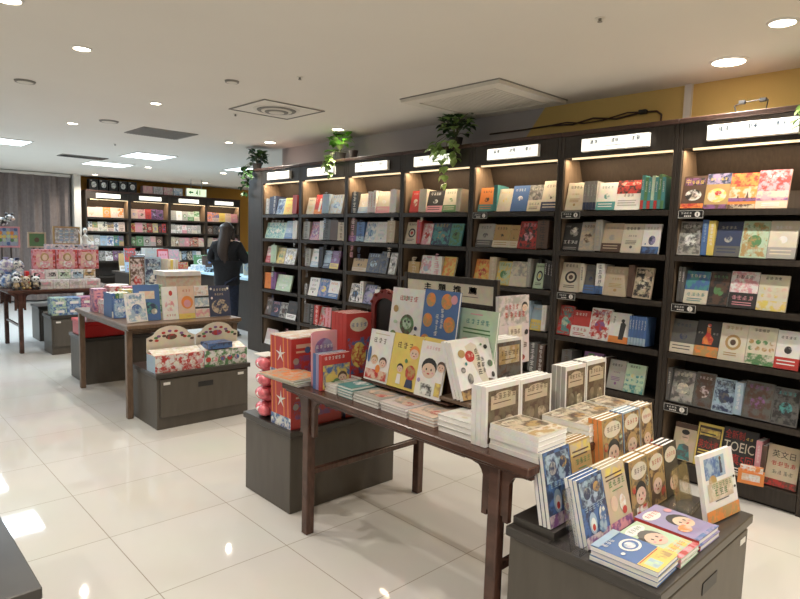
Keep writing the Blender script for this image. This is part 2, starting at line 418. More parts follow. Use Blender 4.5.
# ------------------------------------------------------------------ bookcases
def bookcase(loc, rotz, W, label, tags, sign=True, z=(.12,.475,.79,1.104,1.396,1.675), top=2.226, D=.31, group='wall bookcases', dark='casein'):
    """local: front at y=0 looking to -Y, x 0..W, depth +Y"""
    r = empty('bookcase', label, 'bookcase', loc, (0,0,rotz), group)
    P = .028
    for sx in (0, 1):
        m = MB(); x = 0 if sx == 0 else W-P
        m.bbox(x+.001,0,0,x+P-.001,D,top-.03,.002,'case'); m.box(x+(P if sx == 0 else -.001),.02,.1,x+(P+.001 if sx == 0 else 0),D-.012,2.05,'caseside_lit')
        m.build('side_panel', r)
    m = MB(); m.box(P,D-.012,0,W-P,D,top-.03,dark); m.build('back_panel', r)
    for q in z[1:]:
        m = MB(); m.box(P+.001,.004,q-.026,W-P-.001,D-.013,q,'case'); m.box(P+.001,-.004,q-.030,W-P-.001,.0035,q+.004,'case'); m.build('shelf', r)
    m = MB(); m.box(P+.001,.03,0,W-P-.001,D-.013,z[0],'case'); m.box(P+.001,.0,.02,W-P-.001,.0295,z[0]-.012,'case')
    m.box(P+.001,-.006,z[0]-.012,W-P-.001,.0295,z[0]+.003,'case'); m.build('plinth', r)
    m = MB(); m.bbox(P+.001,0,2.045,W-P-.001,.022,top-.031,.002,'case'); m.build('fascia', r)
    m = MB(); m.bbox(0,-.012,top-.03,W,D,top,.004,'crown'); m.build('top_board', r)
    m = MB(); m.box(P+.001,.0225,2.046,W-P-.001,.20,2.052,dark); m.build('soffit', r)
    m = MB(); q_ = [(.200,2.0455),(.2975,1.80),(.2975,1.815),(.206,2.0455)]; A = [(P+.0012,a_,b_) for a_, b_ in q_]; B = [(W-P-.0012,a_,b_) for a_, b_ in q_]; m.face(A,dark); m.face(B[::-1],dark)
    for i in range(4): m.face([A[i],A[(i+1) % 4],B[(i+1) % 4],B[i]][::-1],dark)
    m.build('slanted_back', r)
    m = MB(); m.box(P+.06,.003,2.033,W-P-.004,.020,2.0445,'led'); m.build('light_strip', r)
    if sign:
        m = MB(); sx = W*.5; m.bbox(sx-.235,-.032,2.075,sx+.235,-.001,2.163,.003,'whitep'); s_ = m.build('light_box', r)
        m = MB(); m.box(sx-.231,-.0335,2.079,sx+.231,-.0325,2.159,'sign'); m.build('lit_panel', s_)
        rg = random.Random(int(loc[1]*10)+3); m = MB()
        for cx in (sx-.17, sx-.02, sx+.12):
            for j in range(2):
                for x0, z0, x1, z1 in strokes(rg):
                    g = .026; gx = cx+j*.031; x1 += .07; z1 += .07; m.face([(gx+x0*g,-.0342,2.121+z0*g),(gx+x1*g,-.0342,2.121+z0*g),(gx+x1*g,-.0342,2.121+z1*g),(gx+x0*g,-.0342,2.121+z1*g)],'ink')
        for i in range(16): m.face([(sx-.06+i*.009,-.0342,2.10),(sx-.054+i*.009,-.0342,2.10),(sx-.054+i*.009,-.0342,2.106),(sx-.06+i*.009,-.0342,2.106)],'ink')
        m.build('lettering', s_)
    for q, dg in tags:
        m = MB(); x0 = .035; m.box(x0,-.0075,q-.047,x0+.145,-.0045,q-.001,'black')
        rg = random.Random(int(q*100))
        for x1, z1, x2, z2 in ((0,0,.145,.002),(0,.044,.145,.046),(0,0,.002,.046),(.143,0,.145,.046)):
            m.face([(x0+x1,-.0079,q-.047+z1),(x0+x2,-.0079,q-.047+z1),(x0+x2,-.0079,q-.047+z2),(x0+x1,-.0079,q-.047+z2)],'whitep')
        for j in range(4):
            for a0, b0, a1, b1 in strokes(rg):
                g = .013; gx = x0+.018+j*.0155; gz = q-.024
                m.face([(gx+a0*g,-.0079,gz+b0*g),(gx+a1*g,-.0079,gz+b0*g),(gx+a1*g,-.0079,gz+b1*g),(gx+a0*g,-.0079,gz+b1*g)],'whitep')
        for j in range(4): m.face([(x0+.035+j*.011,-.0079,q-.038),(x0+.043+j*.011,-.0079,q-.038),(x0+.043+j*.011,-.0079,q-.031),(x0+.035+j*.011,-.0079,q-.031)],'whitep')
        n = 16; m.face([(x0+.112+.016*math.cos(2*PI*i/n),-.0079,q-.024+.016*math.sin(2*PI*i/n)) for i in range(n)],'whitep')
        lettering(m, dg, (x0+.108,-.0083,q-.033), (.007,0,0), (0,0,.018), 'inkdark')
        m.build('shelf_label', r)
    return r
BW = .8153; BY0 = 6.5
bn = ['leftmost','second from left','third from left','fourth from left','fifth from left','second from right','nearest at right edge']
btags = {4: [(1.675,'2')], 5: [(1.675,'1'),(1.104,'5')], 6: [(1.675,'1'),(1.104,'2'),(.475,'3')]}
for k in range(7):
    bookcase((XB, BY0-k*BW, 0), -PI/2, BW, 'tall dark wood bookcase with lit sign, %s along the right wall' % bn[k], btags.get(k, []))
# wide end post of the run
m = MB(); m.bbox(XB,6.503,0,4.148,6.82,2.2,.003,'case'); o = m.build('end_post'); tag(o,'wide dark wood end post closing the far end of the right bookcases','post')
m = MB(); m.bbox(XB-.012,6.503,2.201,4.148,6.83,2.226,.003,'crown'); m.build('top_board', o)
rows = {
 6: {5:'13.5Idyo:20.5 13.5Iump:21.5 14.5Iofr:21 16Pfqq:22', 4:'14Isew:21 3.5Sbl 4Syw 14Bnse:21 14Iaug:21.5 14Bcws:21.5', 3:'_2 2Sew 2Sew 14Hcbt 11.5Ikdg 15Hkwp:21.5 15Gcfy:20.5',
     2:'14.5Benc:21 14Kkro:22 14.5Ccud:22 15Gcug:22 12Bwkr:21.5', 1:'2.5Sew 14Iesc:21 11Iedq 12Ilne 4.5Slw:19 15Iedm 13Iekt:21', 0:'_6 13.5Ihdk:23 14.5Mykk:26 19Mk:27 3.2Spw:23 2.4Sdd:21 16Phkr:23'},
 5: {5:'_1 14Pcku:20 4*2.5Sswn:19.5 13.5Bwtt:19 17.5Hwkr:20 2.2Stwr 2.2Sgwt 2.2Stwr 2.2Sawt 2.2Stwr 2.2Sgwt 2.2Stwg', 4:'13.5Ikew:20 12Ishd 5Ssh:21 14Bhsd 14Pcke:19.5 11.5Cwnb:19.5', 3:'16Cckd:21 3Scn 9Benb:20 6Swnb 17Phcu:20 4Sdd 12Ihkc',
     2:'11Irta 14Hwrr:19 15Iwrm:22 14Kwko:20.5 6*2Sbwl:19', 1:'_5 8Sed _8 15Imgp:22 4Sdh _1 12Pskm 13.5Gayt:19'},
 4: {5:'_3 15Bokt:19.5 4Stg 13Bcyc:18 15Bbwb:20 12Hcse:20 15Bckn:22.5', 4:'_2 17Bsee:19 16Bukc:18 8Bukc:18 17Irkp:21 10Sdk', 3:'_1 16Ioyr:19.5 7Shc 13Iyag:19 16Hcsc:19.5 3Ssc _3 9Caky:19 4*2.6Skw', 2:'_54 4Sll 10Hyll:19.5 4Swc:19', 1:'_58 8Sew 6Sdw'},
 3: {5:'_5 12Irrc:20 9Sccc:20 19Bkwp:19 16Bcgg:20 5Scc:19', 4:'15Cckr:20 6Srm 12Ipwr:19 21Intu:19.5 14Itgk:19', 3:'_6 14Suh:13 15Iwpl:20 12Swp:19 14Iyoy:20', 2:'_40 12Bpkw:19 14Bpcw:19', },
 2: {5:'_3 10Skc 15Bcwl:19.5 3*4Swrq 20Bcwp:21 9Sww:21', 4:'12Sdpm 12Sbnl:19 16Iwlb:20 17Pwql:20 11Shc', 3:'_6 22Bukh:13 19Inel:19 11Ienk _2 10Iswk', 2:'_2 17Iwkb:19 5Swn 18Invs:19.5 12Sww:15'},
 1: {5:'_6 14Pcky:18 15Krwo:21 12Sll:20 22Islb:20', 4:'13Sse:19 18Ipmw:20 7Sww:20 12Sek 13Sdd 12Shd:19', 3:'_5 10Sse:19 15Bwtl:20 8Skn 12Blwn:19 15Bmvy:19', 2:'_4 7Sew:11 18Pwek:20 18Ibvy:20 18Bwob:19', 1:'_4 10Sed 9Sks 9Srw 12Isrp 10Spr 12Sde'},
 0: {5:'_3 8Ssw:18 7Snk 8Snw 16Ilbk:18 18Pyro:19 9Srr', 4:'_2 42Iatc:19 17Blwb 9Sww', 3:'_3 12Hrcp 12Saa 17Iuyg:19 22Iswy:19', 2:'_2 4*3.5Sor:19 10Smn 31Pacw:19', 1:'_2 14Ideq 18Inkp:18 15Iskd:18 20Bkdw', 0:'_2 24Bqpw:19 18Pwrr:17 14Sdp'}}
sn = {5:'top shelf',4:'second shelf',3:'third shelf',2:'fourth shelf',1:'fifth shelf',0:'bottom shelf'}
bk = ['leftmost bookcase','second-left bookcase','third-left bookcase','middle bookcase','fifth-left bookcase','second-right bookcase','rightmost bookcase']
ZS = (.123,.479,.794,1.108,1.400,1.679)
rr = random.Random(21)
A_toeic = [('W','全新制',.06,.76,.62,.95,'r'),('T',.66,.78,.10,2,'y'),('W','TOEIC',.06,.50,.94,.71,'c'),('W','全真5回',.06,.22,.94,.45,'r'),('L',.08,.14,.9,2,.06,'w'),('R',0,0,1,.06,'c')]
A_yelt = [('R',.06,.08,.94,.94,'k','d'),('R',.10,.70,.90,.88,'u','y'),('L',.12,.76,.85,2,.07,'k'),('W','英文大考',.10,.42,.90,.62,'r'),('L',.12,.36,.88,2,.07,'y'),('R',.06,.05,.94,.20,'y','h')]
A_eng = [('W','英文日',.14,.70,.86,.88,'k'),('T',.14,.5,.17,4,'r'),('T',.2,.3,.15,4,'e'),('R',0,0,1,.17,'r','d')]
A_port = [('E',.5,.62,.17,.16,'f','h'),('E',.5,.76,.18,.07,'k'),('R',.38,.61,.62,.625,'k'),('P',[(.15,.02),(.85,.02),(.72,.4),(.5,.45),(.28,.4)],'e','t'),('R',0,.86,1,1,'d')]
A_n1 = [('R',.06,.72,.94,.94,'k','m'),('W','中',.1,.74,.3,.92,'y'),('T',.34,.75,.17,3,'y'),('E',.5,.42,.36,.17,'w','k'),('E',.5,.38,.2,.09,'c','k'),('R',0,.02,1,.16,'o','r')]
A_n2 = [('R',0,.70,1,1,'v','n'),('T',.12,.80,.13,5,'y'),('E',.5,.38,.40,.2,'y','c'),('E',.55,.44,.14,.07,'r','w'),('R',0,0,1,.12,'m','d')]
A_n3 = [('R',0,.62,1,1,'r','o'),('T',.1,.78,.13,5,'o'),('R',0,.28,1,.62,'o','f'),('R',0,.2,1,.30,'d','m'),('R',0,0,1,.12,'h','d'),('P',[(.3,.28),(.34,.42),(.38,.28)],'d'),('P',[(.62,.28),(.68,.50),(.74,.28)],'d')]
A_n4 = [('R',0,.45,1,1,'p','r'),('T',.3,.8,.10,4,'w'),('R',0,.24,1,.45,'f','p'),('R',0,.2,1,.27,'m','p'),('L',.2,.12,.8,2,.05,'w')]
A_redf = [('P',[(.3,.34),(.7,.34),(.74,.5),(.6,.62),(.58,.80),(.42,.82),(.42,.62),(.30,.5)],'r','o'),('E',.5,.87,.08,.05,'r','f'),('T',.08,.62,.10,2,'s'),('T',.70,.62,.10,2,'s'),('R',0,0,1,.29,'u','o')]
A_bw = [('E',.62,.68,.26,.18,'s','k'),('E',.6,.74,.13,.10,'w','s'),('T',.08,.24,.19,4,'w'),('T',.08,.84,.09,3,'s'),('L',.1,.1,.9,2,.06,'s')]
A_sun = [('E',.55,.45,.2,.16,'n','v'),('T',.2,.82,.14,4,'s'),('R',0,0,1,.24,'b','n'),('E',.2,.32,.04,.03,'b')]
A_vert = [('R',0,.55,1,1,'k','r'),('T',.12,.62,.17,4,'r'),('E',.5,.88,.4,.07,'r','f'),('T',.3,.44,.12,3,'e'),('L',.1,.3,.9,3,.08,'s')]
for k, d in rows.items():
    for s_, spec in d.items():
        ar = {}
        if k == 6 and s_ == 0: ar = {1:A_yelt, 2:A_toeic, 5:A_eng, 0:A_port}
        if k == 6 and s_ == 5: ar = {0:A_n1, 1:A_n2, 2:A_n3, 3:A_n4}
        if k == 6 and s_ == 2: ar = {1:A_redf}
        if k == 5 and s_ == 4: ar = {0:A_bw, 5:A_sun}
        if k == 5 and s_ == 5: ar = {6:A_vert}
        shelf_row(spec, XB+.012, BY0-k*BW-.031, ZS[s_], sn[s_]+', '+bk[k], 'books in the right wall bookcases', k >= 3, lean=.235, rng=rr, arts=ar)
# readable titles of the bottom shelf are added as covers of their own
r = empty('leaflet_box','small orange box of leaflets on the rightmost bookcase bottom ledge','box',(3.735,1.10,.1245),(0,0,-PI/2+.25))
m = MB(); m.box(0,0,0,.13,.05,.07,'print',CV['o']); m.face([(.02,-.0005,.02),(.11,-.0005,.02),(.11,-.0005,.06),(.02,-.0005,.06)],'print',CV['w'],CV['f']); m.build('box_body', r)
m = MB(); m.box(.008,.006,.0702,.122,.044,.098,'print',CV['w'],CV['o']); m.build('leaflets', r)

# ------------------------------------------------------------------ crates
def crate(x0, y0, x1, y1, h, label, handle=True, front=True, group='low display crates'):
    r = empty('display_crate', label, 'crate', (x0, y0, 0), group=group); W = x1-x0; D = y1-y0
    m = MB(); m.bbox(.012,.02,.0,W-.012,D-.01,h-.035,.003,'crate'); m.build('crate_body', r)
    m = MB(); m.bbox(0,0,h-.034,W,D,h,.003,'cratetop'); m.build('crate_top', r)
    if not front: return r
    m = MB(); m.bbox(.035,.004,.09,W-.035,.0195,h-.045,.002,'crate'); p = m.build('drawer_front', r)
    if handle:
        m = MB(); m.box(W*.5-.06,.0015,h-.135,W*.5+.06,.0038,h-.095,'black'); m.build('handle', p)
        for q_ in (.055, W-.11):
            m = MB(); m.box(q_,.002,h-.085,q_+.05,.0038,h-.065,'whitep'); m.build('label_holder', p)
    return r
crate(1.68,2.57,2.44,3.06,.45,'dark grey display crate under the far end of the nearest table',False,False)
crate(1.632,.645,2.405,1.175,.50,'dark grey display crate in front carrying stands of comic books')
crate(1.68,4.325,2.44,4.845,.42,'dark grey display crate with puzzle boxes in front of second table')
crate(1.685,6.02,2.44,6.53,.44,'dark grey display crate under the far end of second table',False,False)
crate(1.80,7.68,2.50,8.06,.45,'grey display crate by the third table carrying blue boxes')
crate(1.90,8.69,2.48,9.10,.45,'grey display crate far back beneath the third table')
r = crate(-.40,1.765,.375,2.62,.50,'dark low display crate at the lower left edge of the photo')

# ------------------------------------------------------------------ tables
def table(x0, y0, x1, y1, h, label, mat='table', bracket=True, leg=.046, inset=.055, yin=.16, rails=True, group='dark wood display tables', turn=False):
    r = empty('display_table', label, 'table', (x1 if turn else x0, y0, 0), (0,0,PI/2 if turn else 0), group); W = x1-x0; D = y1-y0
    if turn: W, D = D, W
    m = MB(); m.bbox(0,0,h-.03,W,D,h,.004,mat); m.bbox(.014,.014,h-.044,W-.014,D-.014,h-.0305,.003,mat); m.build('tabletop', r)
    a = inset; b = yin
    for lx in (a, W-a):
        for ly in (b, D-b):
            m = MB(); m.bbox(lx-leg/2,ly-leg/2,0,lx+leg/2,ly+leg/2,h-.045,.004,mat); m.build('leg', r)
            if bracket:
                for sg in (-1, 1):
                    m = MB(); y_ = ly+sg*leg/2; t = .011
                    o_ = [(0,0),(0,-.17),(.012,-.17),(.012,-.19),(.034,-.19),(.034,-.05),(.042,-.032),(.055,-.018),(.085,-.012),(.12,-.010),(.12,0)]
                    o_ = [(u, v) for u, v in o_]
                    A = [(lx-t, y_+sg*(u+.0005), h-.0455+v) for u, v in o_]; B = [(lx+t, p[1], p[2]) for p in A]
                    m.face(A, mat); m.face(B[::-1], mat)
                    for i in range(len(A)):
                        j = (i+1) % len(A); m.face([A[i],A[j],B[j],B[i]], mat)
                    m.build('bracket', r)
    for lx in (a, W-a):
        m = MB(); m.box(lx-.010,b+leg/2+.122 if bracket else b+leg/2,h-.060,lx+.010,D-b-leg/2-(.122 if bracket else 0),h-.0455,mat); m.build('apron', r)
    if rails:
        for ly in (b, D-b):
            m = MB(); m.bbox(a+leg/2+.0005,ly-.012,.295,W-a-leg/2-.0005,ly+.012,.325,.003,mat); m.build('stretcher', r)
    for ly in (b, D-b):
        m = MB(); m.box(a+leg/2+.0005,ly-.010,h-.075,W-a-leg/2-.0005,ly+.010,h-.0455,mat); m.build('end_rail', r)
    return r
TZ = .735
table(1.60,1.075,2.47,2.53,TZ,'dark rosewood altar-style table nearest the camera covered in books')
t2 = table(1.61,4.69,2.56,6.03,TZ,'brown wood table with slim legs, second along the aisle','table2',False,.045,.035,.075,False)
table(1.44,7.92,2.66,8.86,TZ,'dark bracketed table of toys at the far left','table',True,.046,.08,.13,turn=True)

# ------------------------------------------------------------------ small things
G1 = 'books on the nearest table'
def upright(x, y, z, w, h, t, style, cols, label, n=1, lean=.12, yaw=0., art=None, group=G1, spine=None, ps=1, seed=0, gap=.0012, labs=None, name=None):
    name = name or ('comic_book' if group == 'comic books on the front crate' else 'picture_book' if 'second table' in group else 'book')
    return upright_(x, y, z, w, h, t, style, cols, label, n, lean, yaw, art, group, spine, ps, seed, gap, labs, name)
def upright_(x, y, z, w, h, t, style, cols, label, n=1, lean=.12, yaw=0., art=None, group=G1, spine=None, ps=1, seed=0, gap=.0012, labs=None, name='book'):
    for i in range(n):
        dy = i*(t+gap)/math.cos(lean)
        c, s = math.cos(yaw), math.sin(yaw)
        loc = (x-s*dy, y+c*dy, z+.0008+t*math.sin(lean))
        lab = label if i == 0 else ('%s, copy behind' % label if n == 2 else '%s, %s copy behind' % (label, ORD[i-1]))
        if labs: lab = labs[i]
        book_obj(w,h,t,style,cols,random.Random(seed+i*0),True,art,loc,(-lean,0,yaw),lab,group,ps,spine,name)
def flat(x, y, z, w, h, t, style, cols, label, n=1, yaw=0., art=None, group=G1, spine=None, ps=1, seed=0, jit=.003):
    """face-up stack; x,y is the lower-left corner of the cover as read"""
    g = random.Random(seed+5)
    names = {1:['']} 
    for i in range(n):
        a = yaw+g.uniform(-1,1)*jit*4 if i else yaw
        loc = (x+g.uniform(-jit,jit), y+g.uniform(-jit,jit), z+(n-i)*(t+.0004)+.0004)
        if n == 1: lab = label
        elif i == 0: lab = label+', topmost of its stack'
        elif i == n-1: lab = label+', lowest of its stack'
        else: lab = label+', %s down in its stack' % ORD[i]
        book_obj(w,h,t,style,cols,random.Random(seed),True,art,loc,(-PI/2,0,a),lab,group,ps,spine,'comic_book' if 'comic' in group else 'book')
SIDE = -PI/2
# artwork of the larger covers
A_map = [('R',.06,.05,.95,.92,'d','i'),('R',.14,.60,.86,.83,'h'),('E',.5,.83,.24,.05,'h'),('T',.2,.75,.115,5,'d'),('L',.2,.69,.8,1,.04,'d'),('E',.3,.36,.14,.13,'j','i'),('E',.66,.3,.17,.15,'h','j'),('P',[(.42,.06),(.58,.06),(.55,.5),(.45,.5)],'i')]
A_mapw = [('R',.0,.0,1,1,'c'),('R',.03,.30,.97,.97,'i','h'),('E',.35,.78,.28,.12,'c','h'),('T',.14,.75,.10,5,'d'),('E',.65,.5,.25,.12,'d','u'),('R',.03,.03,.97,.26,'c','u')]
A_bird = [('T',.25,.78,.13,4,'r'),('T',.36,.80,.10,2,'g'),('E',.56,.40,.22,.17,'g','d'),('E',.56,.42,.14,.10,'a','g'),('E',.50,.45,.03,.02,'k'),('E',.62,.45,.03,.02,'k'),('P',[(.48,.1),(.52,.1),(.53,.24),(.47,.24)],'k'),('P',[(.62,.1),(.66,.1),(.66,.24),(.60,.24)],'k'),('E',.17,.64,.08,.06,'u'),('E',.16,.2,.10,.07,'g','u'),('E',.85,.36,.05,.035,'n'),('E',.86,.22,.06,.045,'k'),('E',.2,.42,.06,.03,'a')]
A_circ = [('E',.20,.84,.14,.11,'o','u'),('E',.66,.84,.16,.12,'o','u'),('E',.86,.88,.09,.07,'p'),('E',.17,.52,.14,.11,'o','u'),('E',.80,.50,.16,.12,'o','u'),('E',.16,.17,.15,.13,'o','u'),('E',.64,.13,.15,.11,'o','u'),('E',.98,.12,.10,.10,'o','u'),('T',.40,.56,.10,4,'w',1),('T',.54,.66,.09,4,'w',1)]
A_green = [('T',.2,.72,.11,5,'t'),('L',.15,.62,.9,2,.07,'g'),('E',.25,.3,.2,.16,'f','p'),('E',.7,.28,.26,.14,'a','g'),('L',.3,.9,.7,1,.05,'p')]
A_kids = [('T',.18,.74,.17,3,'d'),('L',.2,.92,.9,1,.04,'h'),('F',.34,.40,.13,'u'),('F',.72,.38,.14,'d'),('R',.05,.04,.95,.22,'f','r'),('E',.1,.5,.07,.16,'b'),('E',.55,.25,.1,.08,'o')]
A_yel = [('T',.16,.72,.17,3,'d'),('F',.78,.68,.15,'o'),('F',.38,.36,.10,'k'),('E',.75,.32,.17,.14,'r','u'),('P',[(.3,.08),(.46,.08),(.44,.26),(.32,.26)],'w'),('P',[(.62,.05),(.9,.05),(.86,.2),(.66,.2)],'n'),('E',.56,.52,.05,.04,'g')]
A_boy = [('T',.2,.86,.10,5,'p'),('F',.44,.50,.27,'k'),('R',.22,.04,.68,.24,'w','k'),('F',.90,.58,.14,'d'),('E',.12,.28,.06,.04,'v'),('R',.78,.06,1,.3,'u','y')]
A_anim = [('P',[(.0,.0),(1,.0),(1,.24),(.78,.30),(.55,.22),(.25,.18),(.0,.16)],'u','d'),('P',[(.32,.9),(.5,.96),(.62,.9),(.78,.2),(.66,.15),(.56,.3)],'c'),('E',.40,.72,.12,.10,'r'),('T',.35,.70,.07,2,'c'),('T',.54,.74,.11,4,'k',1),('T',.66,.60,.09,3,'k',1),('E',.2,.78,.09,.07,'u'),('E',.16,.5,.06,.05,'e','s'),('E',.3,.34,.07,.09,'e','s'),('E',.85,.85,.05,.04,'k'),('E',.88,.55,.07,.06,'e','g'),('E',.9,.35,.04,.05,'k'),('E',.74,.9,.03,.02,'g'),('E',.26,.6,.03,.03,'t')]
A_pinkp = [('R',0,.58,1,1,'s','q'),('T',.2,.80,.10,4,'r'),('T',.2,.68,.12,5,'r'),('F',.85,.82,.09,'k'),('R',.3,.38,.74,.56,'c'),('T',.36,.44,.10,3,'d'),('T',.24,.22,.12,5,'d'),('E',.5,.08,.35,.07,'r','d'),('E',.9,.45,.06,.04,'k')]
A_darkw = [('R',.1,.06,.94,.94,'d','e'),('R',.16,.50,.88,.86,'h','u'),('T',.22,.66,.115,5,'d'),('L',.25,.58,.8,1,.04,'d'),('E',.5,.22,.3,.12,'k','e')]
A_blue1 = [('R',0,0,1,1,'b','n'),('R',0,0,1,.16,'m','q'),('R',.05,.58,.95,.95,'n','l'),('E',.3,.76,.14,.09,'s','n'),('E',.7,.8,.14,.08,'u','n'),('T',.12,.50,.13,5,'l'),('E',.35,.32,.15,.16,'l'),('E',.35,.30,.10,.10,'w'),('E',.35,.26,.06,.05,'r'),('E',.75,.38,.13,.13,'w','b'),('E',.7,.22,.16,.10,'l','b')]
A_brown2 = [('R',.03,.80,.97,.97,'y','h'),('L',.1,.84,.9,2,.06,'d'),('T',.2,.66,.16,4,'g'),('L',.3,.60,.8,1,.04,'g'),('E',.3,.42,.15,.12,'f'),('E',.66,.38,.14,.13,'w','f'),('R',0,0,1,.16,'m','p'),('E',.7,.26,.1,.06,'r')]
A_comic = [('R',.03,.03,.97,.97,'i','u'),('E',.5,.78,.42,.15,'c'),('T',.22,.74,.14,4,'d'),('F',.5,.36,.27,'k'),('R',.2,.03,.8,.16,'w','r'),('E',.14,.5,.1,.08,'u','r'),('E',.86,.55,.09,.1,'a','d')]
A_girl = [('R',.03,.03,.97,.97,'u','d'),('E',.5,.78,.42,.15,'c'),('T',.22,.74,.14,4,'r'),('F',.48,.36,.28,'u'),('E',.8,.2,.14,.1,'r','d'),('E',.15,.2,.1,.1,'d')]
A_dark3 = [('E',.5,.78,.44,.15,'c'),('T',.2,.74,.15,4,'r'),('F',.58,.25,.3,'d'),('R',0,.42,1,.56,'k')]
A_flatb = [('R',0,0,1,.30,'y'),('R',.12,.05,.45,.24,'a','l'),('R',.55,.06,.92,.22,'y','u'),('L',.05,.27,.95,1,.04,'r'),('E',.62,.60,.30,.15,'w'),('E',.62,.60,.23,.11,'b'),('E',.60,.60,.15,.08,'w','l'),('T',.14,.80,.12,3,'w'),('E',.15,.55,.06,.03,'w'),('R',.0,.88,1,1,'l')]
A_flatg = [('E',.48,.86,.40,.10,'w'),('T',.25,.83,.12,4,'g'),('F',.48,.54,.30,'e'),('R',.05,.12,.95,.30,'a','y'),('T',.12,.16,.13,5,'o'),('R',0,0,1,.10,'p','r'),('E',.14,.64,.1,.06,'k')]
A_flatp = [('E',.34,.84,.30,.11,'w'),('T',.14,.81,.12,4,'r'),('F',.60,.44,.26,'k'),('E',.3,.3,.18,.1,'f','o'),('R',0,0,1,.07,'v','b'),('E',.86,.76,.1,.06,'p')]
A_acr = [('R',.10,.62,.72,.93,'l','b'),('P',[(.55,.66),(.63,.66),(.62,.84),(.57,.86)],'n'),('E',.59,.88,.035,.03,'d'),('E',.3,.58,.12,.09,'h','u'),('R',.12,.30,.88,.56,'c','h'),('T',.25,.46,.09,6,'g'),('T',.3,.34,.13,3,'g'),('L',.3,.28,.8,1,.04,'e'),('R',0,0,1,.18,'o','u'),('E',.93,.55,.03,.02,'k'),('E',.93,.4,.03,.02,'k')]
A_teal = [('R',0,0,1,1,'t'),('E',.5,.5,.4,.2,'t','w'),('T',.2,.7,.14,4,'w'),('R',0,.78,1,1,'w','f')]
A_greyp = [('E',.5,.5,.42,.3,'f','s'),('E',.3,.7,.2,.1,'u','h'),('T',.2,.2,.12,5,'d'),('E',.7,.3,.18,.12,'r','f')]
A_redc = [('E',.5,.82,.36,.11,'c'),('T',.2,.78,.14,4,'b'),('R',.06,.06,.94,.62,'b','r'),('E',.5,.35,.3,.2,'y','r')]
A_class = [('T',.1,.84,.10,6,'w'),('R',.05,.04,.95,.7,'b','y'),('E',.3,.3,.16,.16,'y'),('F',.7,.3,.14,'d'),('E',.5,.2,.12,.1,'g')]
A_mag = [('E',.5,.70,.40,.20,'m','v'),('T',.14,.70,.14,5,'w'),('L',.2,.5,.8,3,.09,'u'),('R',.02,.02,.98,.3,'f','y')]

# --- nearest table: row of flat stacks along the aisle edge, read from the aisle
fl = [(2.325,.155,'w','P','wkg','white-edged picture book lying flat at the far end',None,3),
      (2.165,.11,'t','P','tw','teal picture book lying flat on the table',A_teal,4),
      (2.05,.175,'s','P','sd','grey pastel picture book lying flat on the table',A_greyp,3),
      (1.87,.165,'s','P','qd','mauve patterned picture book lying flat beneath the kids',A_greyp,3),
      (1.70,.145,'f','P','fr','peach illustrated book lying flat by the white trio',A_greyp,3)]
for i, (y, w, sp, st, cc, lab, art, n) in enumerate(fl):
    flat(1.665, y, TZ+.0005, w-.006, .20, .0125, st, cc, lab, n, SIDE, art, spine='w' if i != 2 else 's', seed=i)
flat(1.66,1.53,TZ+.0005,.20,.20,.021,'P','wc','thick white book beside the wooden wedge',3,SIDE,None,spine='w',ps=1,seed=12)
# near end stacks
flat(1.662,1.080,TZ+.0005,.176,.20,.0175,'P','wd','brown-and-cream map cover book on the table corner',5,0,A_mapw,spine='w',seed=20)
flat(1.843,1.082,TZ+.0005,.135,.20,.0125,'P','cd','map cover book in the low second stack',2,0,A_mapw,spine='w',seed=21)
flat(1.985,1.082,TZ+.0005,.15,.195,.021,'P','cd','map cover book in the third stack',3,.05,A_mapw,spine='w',seed=22)
flat(2.14,1.082,TZ+.0005,.15,.195,.021,'P','cd','map cover book in the fourth stack',3,0,A_mapw,spine='w',seed=23)
flat(2.30,1.082,TZ+.0005,.15,.195,.021,'P','cd','map cover book in the stack at the inner corner',3,0,A_mapw,spine='w',seed=24)
upright(1.645,1.288,TZ+.0005,.20,.215,.021,'P','wd','white-edged brown map cover book standing in front row left',3,.03,0,A_map,spine='w',seed=30)
upright(1.848,1.288,TZ+.0005,.205,.212,.021,'P','wd','brown map cover book standing second in the front row',3,.03,0,A_map,spine='w',seed=31)
A_mapg = A_map + [('R',.03,.02,.97,.2,'y','g')]
upright(2.155,1.288,TZ+.0005,.158,.222,.021,'P','wd','brown map cover book standing in the right row',3,.03,0,A_map,spine='s',seed=32)
upright(2.318,1.288,TZ+.0005,.165,.225,.021,'P','wd','map cover book with lime foot standing at right end',3,.03,0,A_mapg,spine='s',seed=33)
# wooden wedge with the animal book trio
r = empty('book_stand','brown wooden wedge stand under three white animal books','stand',(1.79,1.49,TZ+.0005))
m = MB(); m.box(.09,.065,0,.24,.10,.072,'table2'); m.build('support', r)
m = MB(); m.bbox(0,0,.0725,.25,.16,.088,.003,'table2'); m.build('board', r)
upright(1.785,1.515,TZ+.090,.225,.235,.017,'P','wk','white animal picture book leaning on the wedge',3,.36,-.05,A_anim,spine='w',seed=40,name='picture_book')
upright(2.115,1.62,TZ+.06,.21,.225,.03,'P','wd','dark plaque cover book behind the animal trio',3,.05,0,A_darkw,spine='w',seed=41)
m = MB(); m.box(2.12,1.61,TZ+.0005,2.32,1.715,TZ+.0595,'table'); tag(m.build('riser_block'),'low block lifting the dark plaque cover books','stand')
